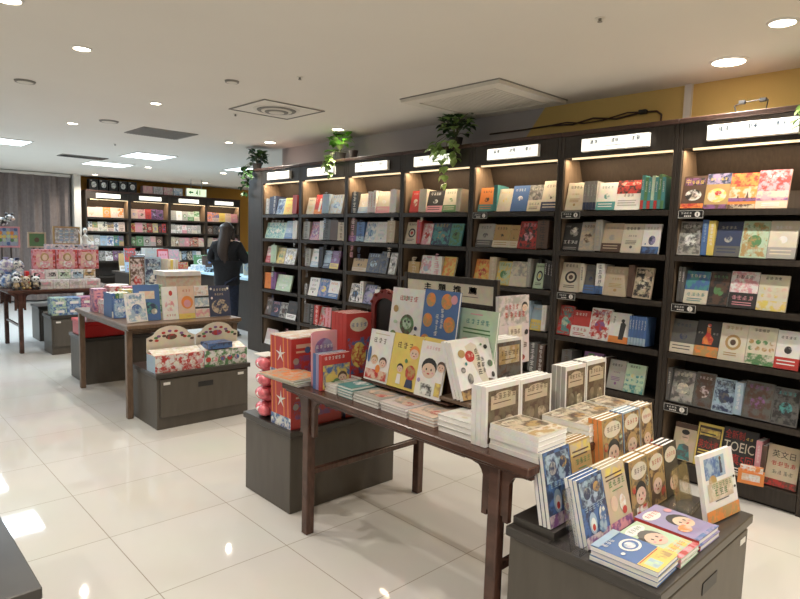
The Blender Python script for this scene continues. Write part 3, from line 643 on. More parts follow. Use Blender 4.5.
# picture books facing the aisle
def stand_strip(y0, y1, x, z, label, hgt):
    r = empty('display_easel', label, 'easel', (x, y1, z))
    W = y1-y0
    m = MB(); m.box(.09,-W+.02,0,.15,-.02,.0555,'table'); m.build('support', r)
    m = MB(); m.box(0,-W,.056,.16,0,.0635,'table'); m.build('base', r)
    m = MB(); z_ = .064; m.box(.085,-W,z_,.093,0,z_+hgt,'table'); m.build('back_rest', r)
stand_strip(1.60,2.15,1.79,TZ+.0005,'dark easel strip behind the front picture books',.2)
Z1 = TZ+.0645
upright(1.797,2.14,Z1,.158,.235,.012,'P','wd','white book of cartoon children facing the aisle',1,.2,SIDE,A_kids,spine='w',name='picture_book')
upright(1.797,1.979,Z1,.18,.24,.012,'P','yd','yellow cartoon book facing the aisle',1,.2,SIDE,A_yel,spine='y',name='picture_book')
upright(1.800,1.797,Z1,.14,.245,.012,'P','yp','yellow book half hidden by the boy cover',1,.2,SIDE,A_yel,spine='y',seed=4,name='picture_book')
upright(1.782,1.79,Z1,.145,.232,.012,'P','wp','white book with a black-haired boy on its cover',1,.2,SIDE,A_boy,spine='w',name='picture_book')
m = MB(); m.bbox(2.00,1.73,TZ+.0005,2.09,2.155,.935,.003,'table'); tag(m.build('riser_block'),'dark box riser lifting the back row of large picture books','stand')
Z2 = .936
upright(1.972,2.175,Z2,.215,.285,.012,'P','wr','large white bird picture book at the back of table',1,.12,SIDE,A_bird,spine='w',name='picture_book')
upright(1.968,1.955,Z2,.225,.295,.012,'P','bo','blue book with orange circles at the back',1,.12,SIDE-.06,A_circ,spine='b',name='picture_book')
upright(2.005,1.765,Z2-.01,.215,.235,.012,'P','aw','pale green picture book beside the blue one',1,.12,SIDE,A_green,spine='a',name='picture_book')
upright(2.30,1.74,TZ+.125,.245,.335,.018,'P','qr','tall pink-and-grey book standing beside the title sign',1,.06,0,A_pinkp,spine='w',name='picture_book')
m = MB(); m.bbox(2.26,1.735,TZ+.0005,2.46,1.80,TZ+.124,.003,'table'); tag(m.build('riser_block'),'small dark riser under the tall pink book','stand')
# the title sign on its frame
r = empty('title_sign','cream title sign in a dark frame over the nearest table','sign',(2.36,2.45,TZ+.0005))
for yy in (0,-.63):
    m = MB(); m.bbox(-.012,yy-.012,0,.012,yy+.012,.535,.002,'case'); m.build('post', r)
m = MB(); m.bbox(-.010,-.617,.50,.010,-.013,.533,.002,'case'); m.bbox(-.010,-.617,.385,.010,-.013,.405,.002,'case'); m.build('frame_rail', r)
m = MB(); m.box(-.006,-.617,.4055,.006,-.013,.4995,'print',(.86,.80,.64)); s_ = m.build('sign_board', r)
m = MB()
for i, ch in enumerate('主題推薦'):
    for dy, dz in ((0,0),(.0025,0),(0,.002),(.0025,.002)): lettering(m, ch, (-.0068,-.145-.105*i+dy,.452+dz), (0,-.052,0), (0,0,.034), 'inkdark')
m.box(-.0068,-.52,.436,-.0062,-.10,.4385,'inkdark'); m.build('lettering', s_)
m = MB(); m.box(-.004,-.617,.02,.004,-.013,.384,'case'); m.build('panel', r)
# arched red carved frame
r = empty('arched_mirror_stand','red carved arch frame with black panel behind picture books','frame',(2.10,2.45,TZ+.0005),(0,0,SIDE))
m = MB(); n = 18
def arch(rad, topz, x): return None
outer = [(0,0)]+[(0,.36)]; W_ = .215
import math as _m
O = [(0,0),(0,.36)]; I = [(.028,.0),(.028,.35)]
for i in range(1, 12):
    t = PI-PI*i/12; O.append((W_/2+W_/2*_m.cos(t), .36+.085*_m.sin(t)+.012*abs(_m.sin(t*3)))); I.append((W_/2+(W_/2-.028)*_m.cos(t), .35+.06*_m.sin(t)))
O += [(W_,.36),(W_,0)]; I += [(W_-.028,.35),(W_-.028,0)]
for i in range(len(O)-1):
    for yy, flip in ((0,1),(.025,0)):
        q = [(O[i][0],yy,O[i][1]),(O[i+1][0],yy,O[i+1][1]),(I[i+1][0],yy,I[i+1][1]),(I[i][0],yy,I[i][1])]
        m.face(q if flip else q[::-1],'bow')
    m.face([(O[i][0],0,O[i][1]),(O[i][0],.025,O[i][1]),(O[i+1][0],.025,O[i+1][1]),(O[i+1][0],0,O[i+1][1])],'bow')
    m.face([(I[i][0],0,I[i][1]),(I[i+1][0],0,I[i+1][1]),(I[i+1][0],.025,I[i+1][1]),(I[i][0],.025,I[i][1])],'bow')
m.build('carved_frame', r)
m = MB(); m.face([(u,.014,v) for u, v in I][::-1],'black'); m.face([(u,.017,v) for u, v in I],'black'); m.build('black_panel', r)
for i in range(1,12,2): m = MB(); m.ell(O[i+1][0],.0,O[i+1][1]-.008,.012,.010,.010,'bow',n=8,mm=6); m.build('carved_bead', r)
# far end of nearest table
for i in range(4):
    upright(1.885,2.385+.0315*i,TZ+.0005,.165,.335,.029,'P','rb','red boxed volume with cream oval badge, %s from front' % ORD[i],1,.01,0,A_redc,spine='r',group='red volumes on the nearest table',name='boxed_volume')
for i in range(3):
    upright(1.665+.022*i,2.36+.021*i,TZ+.0005,.135,.255,.014,'P','pm','pink and purple activity book standing upright, %s from front' % ORD[i],1,.03,0,A_mag,spine='p',group='pink activity books',name='activity_book')
for i, c in enumerate(('r','v','b')):
    upright(1.645,2.262+.0235*i,TZ+.0005,.175,.17,.021,'P',c+'y','%s children\'s book with cartoon scene, %s from front of three' % (CN[c], ORD[i]),1,.01,0,A_class,spine=c,name='activity_book')
g = random.Random(9)
for i in range(4):
    book_obj(.20,.26,.008,'I',('hof','aow','cor','wgy')[i],random.Random(50+i),True,None,(1.56+.012*i,2.375+.01*g.random(),TZ+.0005+.0092*(4-i)),(-PI/2,0,.06+(.05,-.07,.02,-.03)[i]),'thin colourful magazine, %s from top of overhanging pile' % ORD[i],'magazines piled on the table end',1,'c','magazine','magazine')
# crate A: gift boxes, pink packs
def giftbox(x, y, z, w, d, h, label, yaw=0.):
    r = empty('gift_box', label, 'box', (x,y,z), (0,0,yaw), 'red gift boxes')
    m = MB(); m.box(0,0,0,w,d,h,'print',CV['r']); 
    m.face([(.02,-.0004,.05),(w-.02,-.0004,.05),(w-.02,-.0004,h-.09),(.02,-.0004,h-.09)],'print',CV['r'],CV['m'])
    for i in range(5):
        cx = .03+(w-.06)*i/4; n = 10; rr_ = .018
        m.face([(cx+rr_*math.cos(2*PI*j/n),-.0008,h*.5+.06*math.sin(i*2)+rr_*math.sin(2*PI*j/n)) for j in range(n)],'print',CV[('s','b','f','n','u')[i]])
    for z0, z1, x1 in ((h-.05,h-.03,w-.02),(h-.075,h-.065,w*.8)): m.face([(.03,-.0006,z0),(x1,-.0006,z0),(x1,-.0006,z1),(.03,-.0006,z1)],'print',CV['f'])
    m.build('carton', r)
    m = MB()
    for a in range(5):      # star on the side
        t = a*2*PI/5+.3
        m.face([(-.0008,d*.5,h*.62),(-.0008,d*.5+.012*math.cos(t+.6),h*.62+.012*math.sin(t+.6)),(-.0008,d*.5+.05*math.cos(t),h*.62+.05*math.sin(t)),(-.0008,d*.5+.012*math.cos(t-.6),h*.62+.012*math.sin(t-.6))],'print',CV['w'])
    for z0, z1 in ((.0,.06),): m.face([(-.0006,0,z0),(-.0006,d,z0),(-.0006,d,z1),(-.0006,0,z1)],'print',CV['w'],CV['b'])
    for q in (.1,.3,.7,.9): m.face([(-.0007,d*q,.06),(-.0007,d*(q+.05),.06),(-.0007,d*(q+.05)+.01,h),(-.0007,d*q+.01,h)],'print',CV['o'])
    m.build('side_print', r)
    m = MB(); m.box(-.001,-.001,h+.0003,w+.001,d+.001,h+.006,'print',CV['f'],CV['w']); m.build('lid', r)
    return r
giftbox(1.70,2.60,.4505,.33,.19,.235,'red patterned gift box with white star, lower of two on crate')
giftbox(1.695,2.595,.693,.34,.20,.235,'red patterned gift box with white star, upper of two on crate')
giftbox(2.06,2.60,.4505,.30,.19,.235,'red gift box on the crate behind the front leg')
for i in range(4):
    m = MB(); z = .451+.084*i
    m.ell(1.752,2.91,z+.043,.062+.004*(i % 2),.085,.0425,'pinkpack',n=18,mm=10)
    for q_ in range(5): m.ell(1.70+.02*q_,2.90-.03*(q_-2)**2*.3,z+.045+.012*((i+q_) % 2),.030,.045,.030,'pinkpack',n=10,mm=7)
    o = m.build('candy_pack'); tag(o,'round pink plastic pack, %s from bottom of the crate pile' % ORD[i],'pack','pink packs stacked on the crate')
    m = MB(); m.ell(1.752-.052,2.90,z+.045,.0225,.03,.016,'whitep',n=10,mm=6); m.build('white_bump', o)  # white bump on the aisle side of each pack
m = MB(); m.box(1.70,2.855,.7905,1.79,2.975,.797,'whitep'); tag(m.build('price_card'),'white card lying on the pile of pink packs','card')
upright(1.86,2.86,.4505,.20,.40,.02,'P','wp','white and pink book standing on crate behind gift boxes',2,.03,0,None,spine='w',group='books on the first crate')

# --- front crate
G2 = 'comic books on the front crate'
CZ2 = .501
flat(1.655,.665,CZ2,.148,.205,.0155,'P','bl','blue comic with yellow foot lying on the crate corner',3,.03,A_flatb,spine='w',group=G2,seed=61)
flat(1.812,.662,CZ2,.140,.205,.0150,'P','aw','comic with a grey-haired child lying flat',2,.0,A_flatg,spine='p',group=G2,seed=62)
flat(1.962,.668,CZ2,.160,.215,.0165,'P','vr','violet comic with red edge lying flat',2,-.02,A_flatp,spine='r',group=G2,seed=63)
upright(1.688,.898,CZ2,.152,.215,.0145,'P','bn','blue comic in front standing row',3,.26,0,A_blue1,spine='w',group=G2,seed=64)
upright(1.842,.898,CZ2,.150,.215,.0145,'P','hy','tan comic with yellow top in front standing row',3,.26,0,A_brown2,spine='y',group=G2,seed=65)
upright(1.665,1.02,CZ2+.03,.158,.245,.0145,'P','nl','blue-topped comic in the rear left row',3,.2,0,A_blue1,spine='w',group=G2,seed=66)
upright(1.826,1.02,CZ2+.03,.135,.245,.0145,'P','uc','brown comic in the rear left row',3,.2,0,A_brown2,spine='h',group=G2,seed=67)
m = MB(); m.box(1.66,1.005,CZ2,2.39,1.165,CZ2+.029,'cratetop'); tag(m.build('riser_board'),'low dark riser board at the back of the front crate','stand')
upright(2.005,.905,CZ2,.140,.20,.0175,'P','uk','brown comic with boy face and black spine',3,.16,0,A_comic,spine='k',group=G2,seed=68)
upright(2.148,.905,CZ2,.130,.20,.0175,'P','uy','orange-topped comic with girl face',3,.16,0,A_girl,spine='u',group=G2,seed=69)
upright(2.281,.905,CZ2,.115,.20,.0175,'P','kr','dark comic with red top at right of the row',3,.16,0,A_dark3,spine='r',group=G2,seed=70)
m = MB(); m.box(2.0,1.01,CZ2+.0295,2.400,1.160,CZ2+.113,'cratetop'); tag(m.build('riser_board'),'upper riser step under the orange and blue comics','stand')
for x, w, sp, cc, lab, art in ((2.02,.150,'o','uo','orange-spined comic with a child in the back row',A_comic),(2.178,.135,'b','lb','blue-spined comic in the back row',A_girl),(2.322,.105,'h','hw','tan comic at the right end of back row',A_girl)):
    upright(x,1.03,CZ2+.1135,w,.205,.0175,'P',cc,lab,3,.12,0,art,spine=sp,group=G2,seed=int(x*100))
upright(2.165,.715,CZ2,.22,.235,.017,'P','wl','white book with blue picture in acrylic holder',1,.22,-.14,A_acr,spine='w',group=G2,seed=72)
def holder(x, y, z, w, label, yaw=0., hb=.2):
    r = empty('acrylic_holder', label, 'book stand', (x,y,z), (0,0,yaw), 'clear acrylic book holders')
    t = .003
    m = MB(); m.box(0,0,0,w,.11,t,'acrylic'); m.build('base_plate', r)
    m = MB(); a = .22; m.face([(0,.026,t),(w,.026,t),(w,.026+hb*a,hb),(0,.026+hb*a,hb)],'acrylic'); m.face([(w,.03,t),(0,.03,t),(0,.03+hb*a,hb),(w,.03+hb*a,hb)],'acrylic'); m.build('back_plate', r)
    m = MB(); m.box(0,-.004,0,w,0,.022,'acrylic'); m.build('front_lip', r)
holder(2.16,.785,CZ2,.17,'empty clear acrylic holder on the front crate behind white book',.1,.16)
holder(1.637,.90,CZ2,.045,'narrow clear acrylic holder at the left edge of crate',0,.19)
# --- second table group
G3 = 'picture books on the second table'
A_sea = [('T',.2,.72,.13,4,'f'),('R',.2,.60,.8,.82,'f','c'),('E',.5,.35,.4,.16,'n','t'),('E',.75,.25,.12,.08,'s','w'),('E',.25,.3,.1,.07,'t')]
A_pinkw = [('E',.45,.42,.3,.17,'p','w'),('E',.55,.8,.12,.08,'r'),('T',.2,.1,.14,4,'r'),('E',.6,.5,.1,.06,'p')]
A_peach = [('T',.3,.82,.15,3,'r'),('E',.55,.5,.36,.2,'o'),('E',.55,.46,.22,.12,'p'),('R',0,0,1,.16,'y'),('T',.5,.04,.1,2,'o')]
A_bands = [('R',0,.62,1,.68,'k'),('R',0,.28,1,.34,'k'),('R',0,.34,1,.62,'w','l'),('R',.02,.7,.98,.95,'f','w'),('R',0,.03,1,.26,'c','p'),('T',.3,.76,.1,3,'n')]
A_snow = [('T',.2,.82,.12,5,'c'),('T',.25,.68,.1,4,'h'),('E',.5,.32,.42,.24,'h','n'),('E',.1,.9,.05,.04,'w'),('E',.9,.9,.05,.04,'w'),('E',.12,.6,.05,.04,'w')]
T2 = .7355
upright(1.66,4.80,T2,.17,.23,.02,'I','wlb','white and pale blue picture book leaning at left',1,.2,.25,None,spine='w',group=G3,seed=80)
upright(1.735,4.86,T2,.20,.29,.02,'P','bt','sea-blue picture book with peach title',1,.16,0,A_sea,spine='b',group=G3)
upright(1.945,4.83,T2,.125,.27,.02,'P','wp','narrow white book with pink pictures',1,.16,0,A_pinkw,spine='w',group=G3)
upright(2.072,4.83,T2,.14,.27,.02,'P','fp','peach book with orange circle and yellow foot',1,.16,0,A_peach,spine='f',group=G3)
upright(2.215,4.83,T2,.125,.27,.02,'P','wk','white book with black wavy bands',1,.16,0,A_bands,spine='w',group=G3)
upright(2.345,4.83,T2,.19,.265,.02,'P','ns','navy picture book with white snowy title',1,.16,0,A_snow,spine='n',group=G3)
m = MB(); m.box(2.15,5.28,T2,2.47,5.50,T2+.325,'print',CV['c'],CV['f']); o = m.build('carton'); tag(o,'cream carton with white lid standing behind the peach book','box')
m = MB(); m.box(2.13,5.26,T2+.3255,2.46,5.52,T2+.365,'print',CV['w']); m.build('lid', o)
m = MB(); m.box(2.02,5.30,T2,2.12,5.38,T2+.25,'print',CV['g'],CV['a']); tag(m.build('snack_box'),'green box beside the cream carton on second table','box')
for i in range(5):
    c = ('by','gy','ag','yg','gy')[i]
    book_obj(.028,.20,.20,'S',c+'w',random.Random(i),False,None,(1.66+.031*i,5.18,T2+.0005),(0,0,0),'%s-spined workbook, %s from left on second table' % (CN[c[0]], ORD[i]),'workbooks on the second table')
upright(1.822,5.17,T2,.16,.205,.02,'G','cgy','cream workbook cover with green pattern on second table',1,.02,0,None,spine='g',group=G3)
upright(1.66,5.12,T2,.12,.16,.02,'I','blw','blue patterned booklet in front of the green workbooks',1,.15,0,None,spine='b',group=G3)
for i, (x, y, c, k_) in enumerate(((1.66,5.62,'m','p'),(1.78,5.60,'r','q'),(1.90,5.62,'p','m'),(2.03,5.62,'v','w'),(1.68,5.45,'p','w'),(1.84,5.44,'y','a'))):
    m = MB(); hh = (.20,.22,.21,.20,.12,.20)[i]; m.box(0,0,0,.105,.13,hh,'print',CV[c],CV[k_]); m.box(-.001,-.001,hh*.7,.106,.131,hh*.78,'print',CV[k_]); m.ell(.05,-.0005,hh*.4,.03,.002,.035,'print',CV['w'],CV[k_],n=10,mm=6)
    o = m.build('toy_box', None, (x,y,T2)); tag(o,'%s and %s toy box, %s from left at far end of second table' % (CN[c],CN[k_],ORD[i]),'box','toy boxes on the second table')
for i, (x, c) in enumerate(((2.10,'d'),(2.24,'l'))):
    upright(x,6.02-.01,T2,.14 if i == 0 else .16,.46,.02,'I',('dqr','lnw')[i],('dark red and mauve tall book at back of second table','light blue and navy tall book at back of second table')[i],1,.02,0,None,spine='y',group=G3,seed=90+i)
for i in range(4): book_obj(.024,.44,.2,'S',('cu','yc','wu','cs')[i],random.Random(i),False,None,(2.405+.026*i,5.86,T2+.0005),(0,0,0),'%s tall thin spine, %s from left behind the cream carton' % (CN[('c','y','w','c')[i]],ORD[i]),'tall thin books on the second table')
m = MB(); m.cyl((1.93,5.86,T2),(1.93,5.86,T2+.20),.07,.09,16,'print',CV['u'],CV['f']); m.cyl((1.93,5.86,T2+.2005),(1.93,5.86,T2+.215),.095,.095,16,'print',CV['c']); tag(m.build('paper_tub'),'tan round tub with cream lid on second table','tub')
# crate B: puzzle boxes with die cut header card
def diecut(x, y, z, w, label, cc):
    r = empty('puzzle_display', label, 'display box', (x,y,z), group='puzzle displays on the second crate')
    m = MB(); m.box(0,0,0,w,.16,.125,'print',CV[cc[0]],CV[cc[1]])
    g = random.Random(int(x*100))
    for i in range(6):
        u = .03+(w-.06)*i/5; n = 10; m.face([(u+.022*math.cos(2*PI*j/n),-.0005,.055+.02*math.sin(2*PI*j/n)) for j in range(n)],'print',CV[g.choice('rbpywl')],CV[g.choice('rpw')])
    m.box(-.0008,.0,.0,-.0001,.16,.125,'print',CV['l']); m.build('tray', r)
    m = MB(); m.face([(0,.03,.1255),(w,.03,.1255),(w,.13,.155),(0,.13,.155)],'print',CV['c'],CV['w']); m.face([(0,.0,.126),(w,.0,.126),(w,.03,.1258),(0,.03,.1258)],'print',CV['c'],CV[cc[2]]); m.build('box_top', r)
    m = MB(); pts = [(0,.126),(w,.126),(w,.235)]
    for i in range(1,12): t = PI*i/12; pts.append((w*.5+w*.38*math.cos(t), .235+.085*math.sin(t)))
    pts.append((0,.235))
    m.face([(u,.1602,v) for u, v in pts],'print',CV['c']); m.face([(u,.1632,v) for u, v in pts][::-1],'print',CV['c'])
    for i in range(len(pts)): a = pts[i]; b = pts[(i+1) % len(pts)]; m.face([(a[0],.1602,a[1]),(a[0],.1632,a[1]),(b[0],.1632,b[1]),(b[0],.1602,b[1])],'print',CV['w'])
    for i in range(14):
        t = PI*(i+.5)/14; cx = w*.5+w*.30*math.cos(t) if i % 2 else w*.5+w*.44*math.cos(t); cz = .205+.075*math.sin(t)*(1 if i % 2 else .55)
        n = 10; m.face([(cx+.016*math.cos(2*PI*j/n),.1598,cz+.010*math.sin(2*PI*j/n)) for j in range(n)],'print',CV[('d','r','g','m')[i % 4]])
    n = 14; m.face([(w*.5+.045*math.cos(2*PI*j/n),.1596,.235+.022*math.sin(2*PI*j/n)) for j in range(n)],'print',CV['d' if cc[2] == 'r' else 'm'],CV['r'])
    m.build('header_card', r)
diecut(1.69,4.365,.4205,.375,'die-cut chocolate puzzle display with red boxes, left of two','wrr')
diecut(2.07,4.365,.4205,.36,'die-cut puzzle display with green boxes, right of two','wgp')
m = MB(); m.box(2.10,4.362,.555,2.30,4.50,.60,'print',CV['n'],CV['b']); tag(m.build('tin_box'),'dark blue flat box lying on the right puzzle display','box')
# crate C red storage box
r = empty('storage_box','bright red storage box on the crate beneath second table','box',(1.70,6.05,.4405))
m = MB(); m.bbox(0,0,0,.62,.40,.12,.006,'redbox'); m.build('box_body', r); m = MB(); m.bbox(-.008,-.008,.1205,.628,.408,.15,.004,'redbox'); m.build('lid', r)
m = MB(); m.box(1.71,6.04,.5925,1.93,6.30,.685,'print',CV['q'],CV['p']); tag(m.build('toy_carton'),'pink and grey carton on top of the red storage box','box')
# crate D boxes
for i, (x, c, k_) in enumerate(((1.83,'a','b'),(1.98,'b','l'),(2.13,'p','m'),(2.28,'p','w'))):
    m = MB()
    m.box(0,0,0,.145,.22,.10,'print',CV[c],CV[k_]); m.box(0,0,.1005,.145,.22,.20,'print',CV[k_],CV[c])
    for z in (.03,.13): m.face([(.03,-.0005,z),(.12,-.0005,z),(.12,-.0005,z+.03),(.03,-.0005,z+.03)],'print',CV['w'])
    tag(m.build('toy_box',None,(x,7.70,.451)),'%s and %s box pair, %s from left under third table' % (CN[c],CN[k_],ORD[i]),'box','boxes on the crate by the third table')
# --- third table
G4 = 'boxes on the third table'
g = random.Random(4)
for i in range(4):
    m = MB(); m.box(0,0,0,.17,.10,.105,'print',CV['q'],CV['w']); m.face([(.02,-.0005,.03),(.15,-.0005,.03),(.15,-.0005,.08),(.02,-.0005,.08)],'print',CV[('p','w','q','p')[i]],CV['s']); tag(m.build('small_box',None,(1.74+.175*i,8.0,T2)),'small pale pink box, %s from left in the lowest row' % ORD[i],'box',G4)
for i, c in enumerate('pfawl'):
    c = 'pqalu'[i]
    m = MB(); m.box(0,0,0,.135,.10,.11,'print',CV[c],CV['w']); m.face([(.02,-.0005,.03),(.115,-.0005,.03),(.115,-.0005,.08),(.02,-.0005,.08)],'print',CV[c],CV['k']); tag(m.build('small_box',None,(1.72+.14*i,8.115,T2+.106)),'small %s box, %s from left in the middle row' % (CN[c],ORD[i]),'box',G4)
m = MB(); m.box(1.70,8.105,T2,2.44,8.35,T2+.1055,'case'); tag(m.build('riser_block'),'dark riser step beneath the doll boxes on third table','stand')
for i in range(3):
    r = empty('doll_box','pink boxed doll, %s from left on the third table' % ORD[i],'box',(1.765+.245*i,8.23,T2+.217),group='pink boxed dolls')
    m = MB(); m.box(0,0,0,.235,.10,.235,'print',CV['p'],CV['r']); m.face([(.03,-.0005,.02),(.205,-.0005,.02),(.205,-.0005,.21),(.03,-.0005,.21)],'print',CV['p'],CV['f']); m.build('box', r)
    m = MB(); m.ell(.12,-.004,.145,.045,.004,.050,'print',CV['u']); m.ell(.12,-.008,.140,.030,.003,.036,'print',CV['f']); m.ell(.12,-.003,.06,.055,.003,.045,'print',CV['p'],CV['w']); m.build('doll_print', r)
m = MB(); m.box(1.77,8.225,T2+.1065,2.49,8.345,T2+.2165,'case'); tag(m.build('riser_block'),'upper riser directly under the row of doll boxes','stand')
r = empty('price_strip','pale blue shelf strip above the pink doll boxes','sign',(1.91,8.36,T2))
m = MB(); m.box(0,0,.455,.62,.006,.515,'print',CV['w'],CV['l']); 
for i in range(4): m.ell(.14+.11*i,-.001,.487,.02,.001,.012,'print',CV['e'],n=8,mm=5)
m.build('strip', r); m = MB(); m.box(.02,.0065,0,.035,.018,.5,'metal'); m.box(.585,.0065,0,.60,.018,.5,'metal'); m.build('post', r)
for i, (x, cc, ear) in enumerate(((1.60,'k','k'),(1.70,'u','u'),(1.80,'k','k'))):
    x = 1.535+.098*i
    r = empty('bear_plush',('panda-coloured plush bear, leftmost of three on third table','brown plush bear sitting between two black-and-white ones','black-and-white plush bear, rightmost of three on third table')[i],'toy',(x,8.0,T2),group='plush bears on the third table')
    m = MB(); m.ell(0,0,.045,.042,.035,.045,'print',CV['d' if i else 'u'],CV['h']); m.build('body', r)
    m = MB(); m.ell(0,-.01,.118,.044,.036,.036,'print',CV['w' if cc == 'k' else 'h']); m.ell(-.018,-.042,.12,.010,.006,.011,'print',CV['k']); m.ell(.018,-.042,.12,.010,.006,.011,'print',CV['k']); m.ell(0,-.046,.108,.006,.004,.005,'print',CV['k'])
    for s_ in (-1,1): m.ell(s_*.035,-.004,.150,.014,.009,.014,'print',CV[cc])
    m.build('head', r)
    m = MB()
    for s_ in (-1,1): m.ell(s_*.03,-.035,.020,.018,.026,.016,'print',CV[cc]); m.ell(s_*.040,-.01,.065,.013,.020,.026,'print',CV[cc])
    m.build('limbs', r)
# cloth bags and goods at the left end
for i, (x, y, c, k_, w, h_) in enumerate(((1.515,8.14,'w','n',.14,.20),(1.56,8.30,'l','w',.13,.30),(1.52,8.45,'w','b',.15,.34))):
    m = MB(); m.ell(w/2,.04,h_/2,w/2,.045,h_/2,'print',CV[c],CV[k_],n=14,mm=8)
    o = m.build('cloth_pouch',None,(x,y,T2)); tag(o,'%s and %s patterned cloth pouch, %s from the front on third table' % (CN[c],CN[k_],ORD[i]),'pouch','cloth pouches on the third table')
for i, (x, y, z, c, k_) in enumerate(((1.44,8.03,0,'w','b'),(1.40,8.16,.001,'n','w'),(1.44,8.10,.17,'w','v'),(1.56,8.14,.16,'w','n'))):
    m = MB(); m.ell(.06,.05,.085,.075,.05,.085,'print',CV[c],CV[k_],n=14,mm=8); m.cyl((.06,.05,.168),(.06,.05,.19),.02,.032,10,'print',CV[k_])
    tag(m.build('drawstring_bag',None,(x,y+.16,T2+z)),'%s and %s drawstring bag, %s of four at the left end' % (CN[c],CN[k_],ORD[i]),'bag','drawstring bags on the third table')
r = empty('cow_plush','black and white cow plush sitting above the rainbow board','toy',(1.50,8.58,1.4505))
m = MB(); m.ell(0,0,.055,.09,.05,.055,'print',CV['w'],CV['k'],n=14,mm=9); m.build('body', r)
m = MB(); m.ell(.10,-.02,.10,.05,.04,.042,'print',CV['k'],CV['w']); m.ell(.13,-.045,.09,.025,.02,.018,'print',CV['f']); m.ell(.07,-.01,.145,.018,.01,.02,'print',CV['k']); m.ell(.13,-.01,.145,.018,.01,.02,'print',CV['k']); m.build('head', r)
for i, c in enumerate('rn'):
    m = MB(); m.bbox(0,0,0,.035,.12,.20,.004,'redbox' if c == 'r' else 'cloth'); tag(m.build('case_box',None,(1.665 if i == 0 else 1.66,8.13 if i == 0 else 8.36,T2)),('dark red upright case beside the pink doll boxes','pale blue upright case behind the dark red one')[i],'case')
# framed pieces on the back
def frame(x, y, z, w, h, fc, art, label, leg=True):
    r = empty('framed_board', label, 'frame', (x,y,z)); f = .018
    m = MB(); m.box(0,0,0,w,.02,f,'print',CV[fc]); m.box(0,0,h-f,w,.02,h,'print',CV[fc]); m.box(0,0,f+.0003,f,.02,h-f-.0003,'print',CV[fc]); m.box(w-f,0,f+.0003,w,.02,h-f-.0003,'print',CV[fc]); m.build('frame', r)
    m = MB(); m.box(f+.0005,.008,f+.0005,w-f-.0005,.015,h-f-.0005,'print',CV[art[0]],CV[art[1]]); 
    for a in art[2]:
        _, u, v, ru, rv, c = a; n = 12; m.face([(w*(u+ru*math.cos(2*PI*i/n)),.0075,h*(v+rv*math.sin(2*PI*i/n))) for i in range(n)],'print',CV[c])
    m.build('picture', r)
    if leg:
        m = MB(); m.box(w*.3,.0205,-z+T2,w*.36,.035,h*.5,'case'); m.box(w*.64,.0205,-z+T2,w*.70,.035,h*.5,'case'); m.build('support', r)
rb = [('E',.15+.14*(i % 6),.18+.17*(i//6),.07,.09,('b','l','l','g','a','y','y','o','l','v')[(i//6*2+(i % 3)) % 10]) for i in range(30)]
frame(1.42,8.55,1.20,.28,.25,'p',('l','v',rb),'pink-framed rainbow board at the far left edge')
frame(1.78,8.55,1.20,.20,.19,'h',('g','g',[('E',.5,.5,.14,.16,'d')]),'small square frame with green board against the curtain')
frame(2.06,8.55,1.24,.31,.23,'u',('s','w',[('E',.3+.2*(i % 3),.25+.17*(i//3),.08,.06,'l') for i in range(12)]),'mustard-framed rack of blue and white trinkets')
r = empty('figurine','cream standing figurine beside the mustard-framed rack','figurine',(2.43,8.55,T2))
m = MB(); m.box(-.04,-.03,0,.04,.03,.45,'case'); m.build('plinth', r)
m = MB(); m.cyl((0,0,.4505),(0,0,.58),.05,.03,12,'stone'); m.ell(0,0,.60,.036,.028,.04,'stone'); m.cyl((-.03,0,.60),(-.09,0,.70),.012,.008,8,'stone'); m.cyl((.03,0,.60),(.07,0,.55),.012,.009,8,'stone'); m.cyl((0,0,.63),(0,0,.66),.012,.012,8,'stone'); m.ell(0,0,.69,.028,.028,.033,'stone'); m.build('body', r)

# --- counter with pale blue covers
r = empty('counter_table','long counter with pale blue top behind the standing shopper','table',(4.45,7.85,0))
m = MB(); m.bbox(0,0,.76,.75,3.0,.80,.004,'cloth'); m.build('tabletop', r); m = MB(); m.box(.04,.04,0,.71,2.96,.7595,'case'); m.build('base', r)
g = random.Random(31)
k_ = 0
for y in (8.5,8.85,9.2,9.55,9.9,10.25):
    for x in (4.68,4.95):
        st = g.choice('IHMC'); cc = ''.join(g.choice('wlbkesgcd') for _ in range(3))
        h_ = g.choice((.24,.3,.34)); w_ = .24
        o = book_obj(w_,h_,.03,st,cc,g,False,None,(x,y+g.uniform(-.03,.03),.801+.03*math.sin(.15)),(-.15,0,g.uniform(-.3,.1)),'%s on the pale blue counter, %s from near end' % (cdesc(st,cc),ORD[k_]),'books on the pale blue counter'); k_ += 1
for i in range(3):
    m = MB(); m.box(0,0,0,.16,.22,.05+.02*i,'print',CV['w' if i != 1 else 'k'],CV['l']); tag(m.build('leaflet_stack',None,(4.48,8.75+.5*i,.801)),('white','black','thick white')[i]+' leaflet pile at the aisle edge of the blue counter','stack','leaflet piles on the counter')
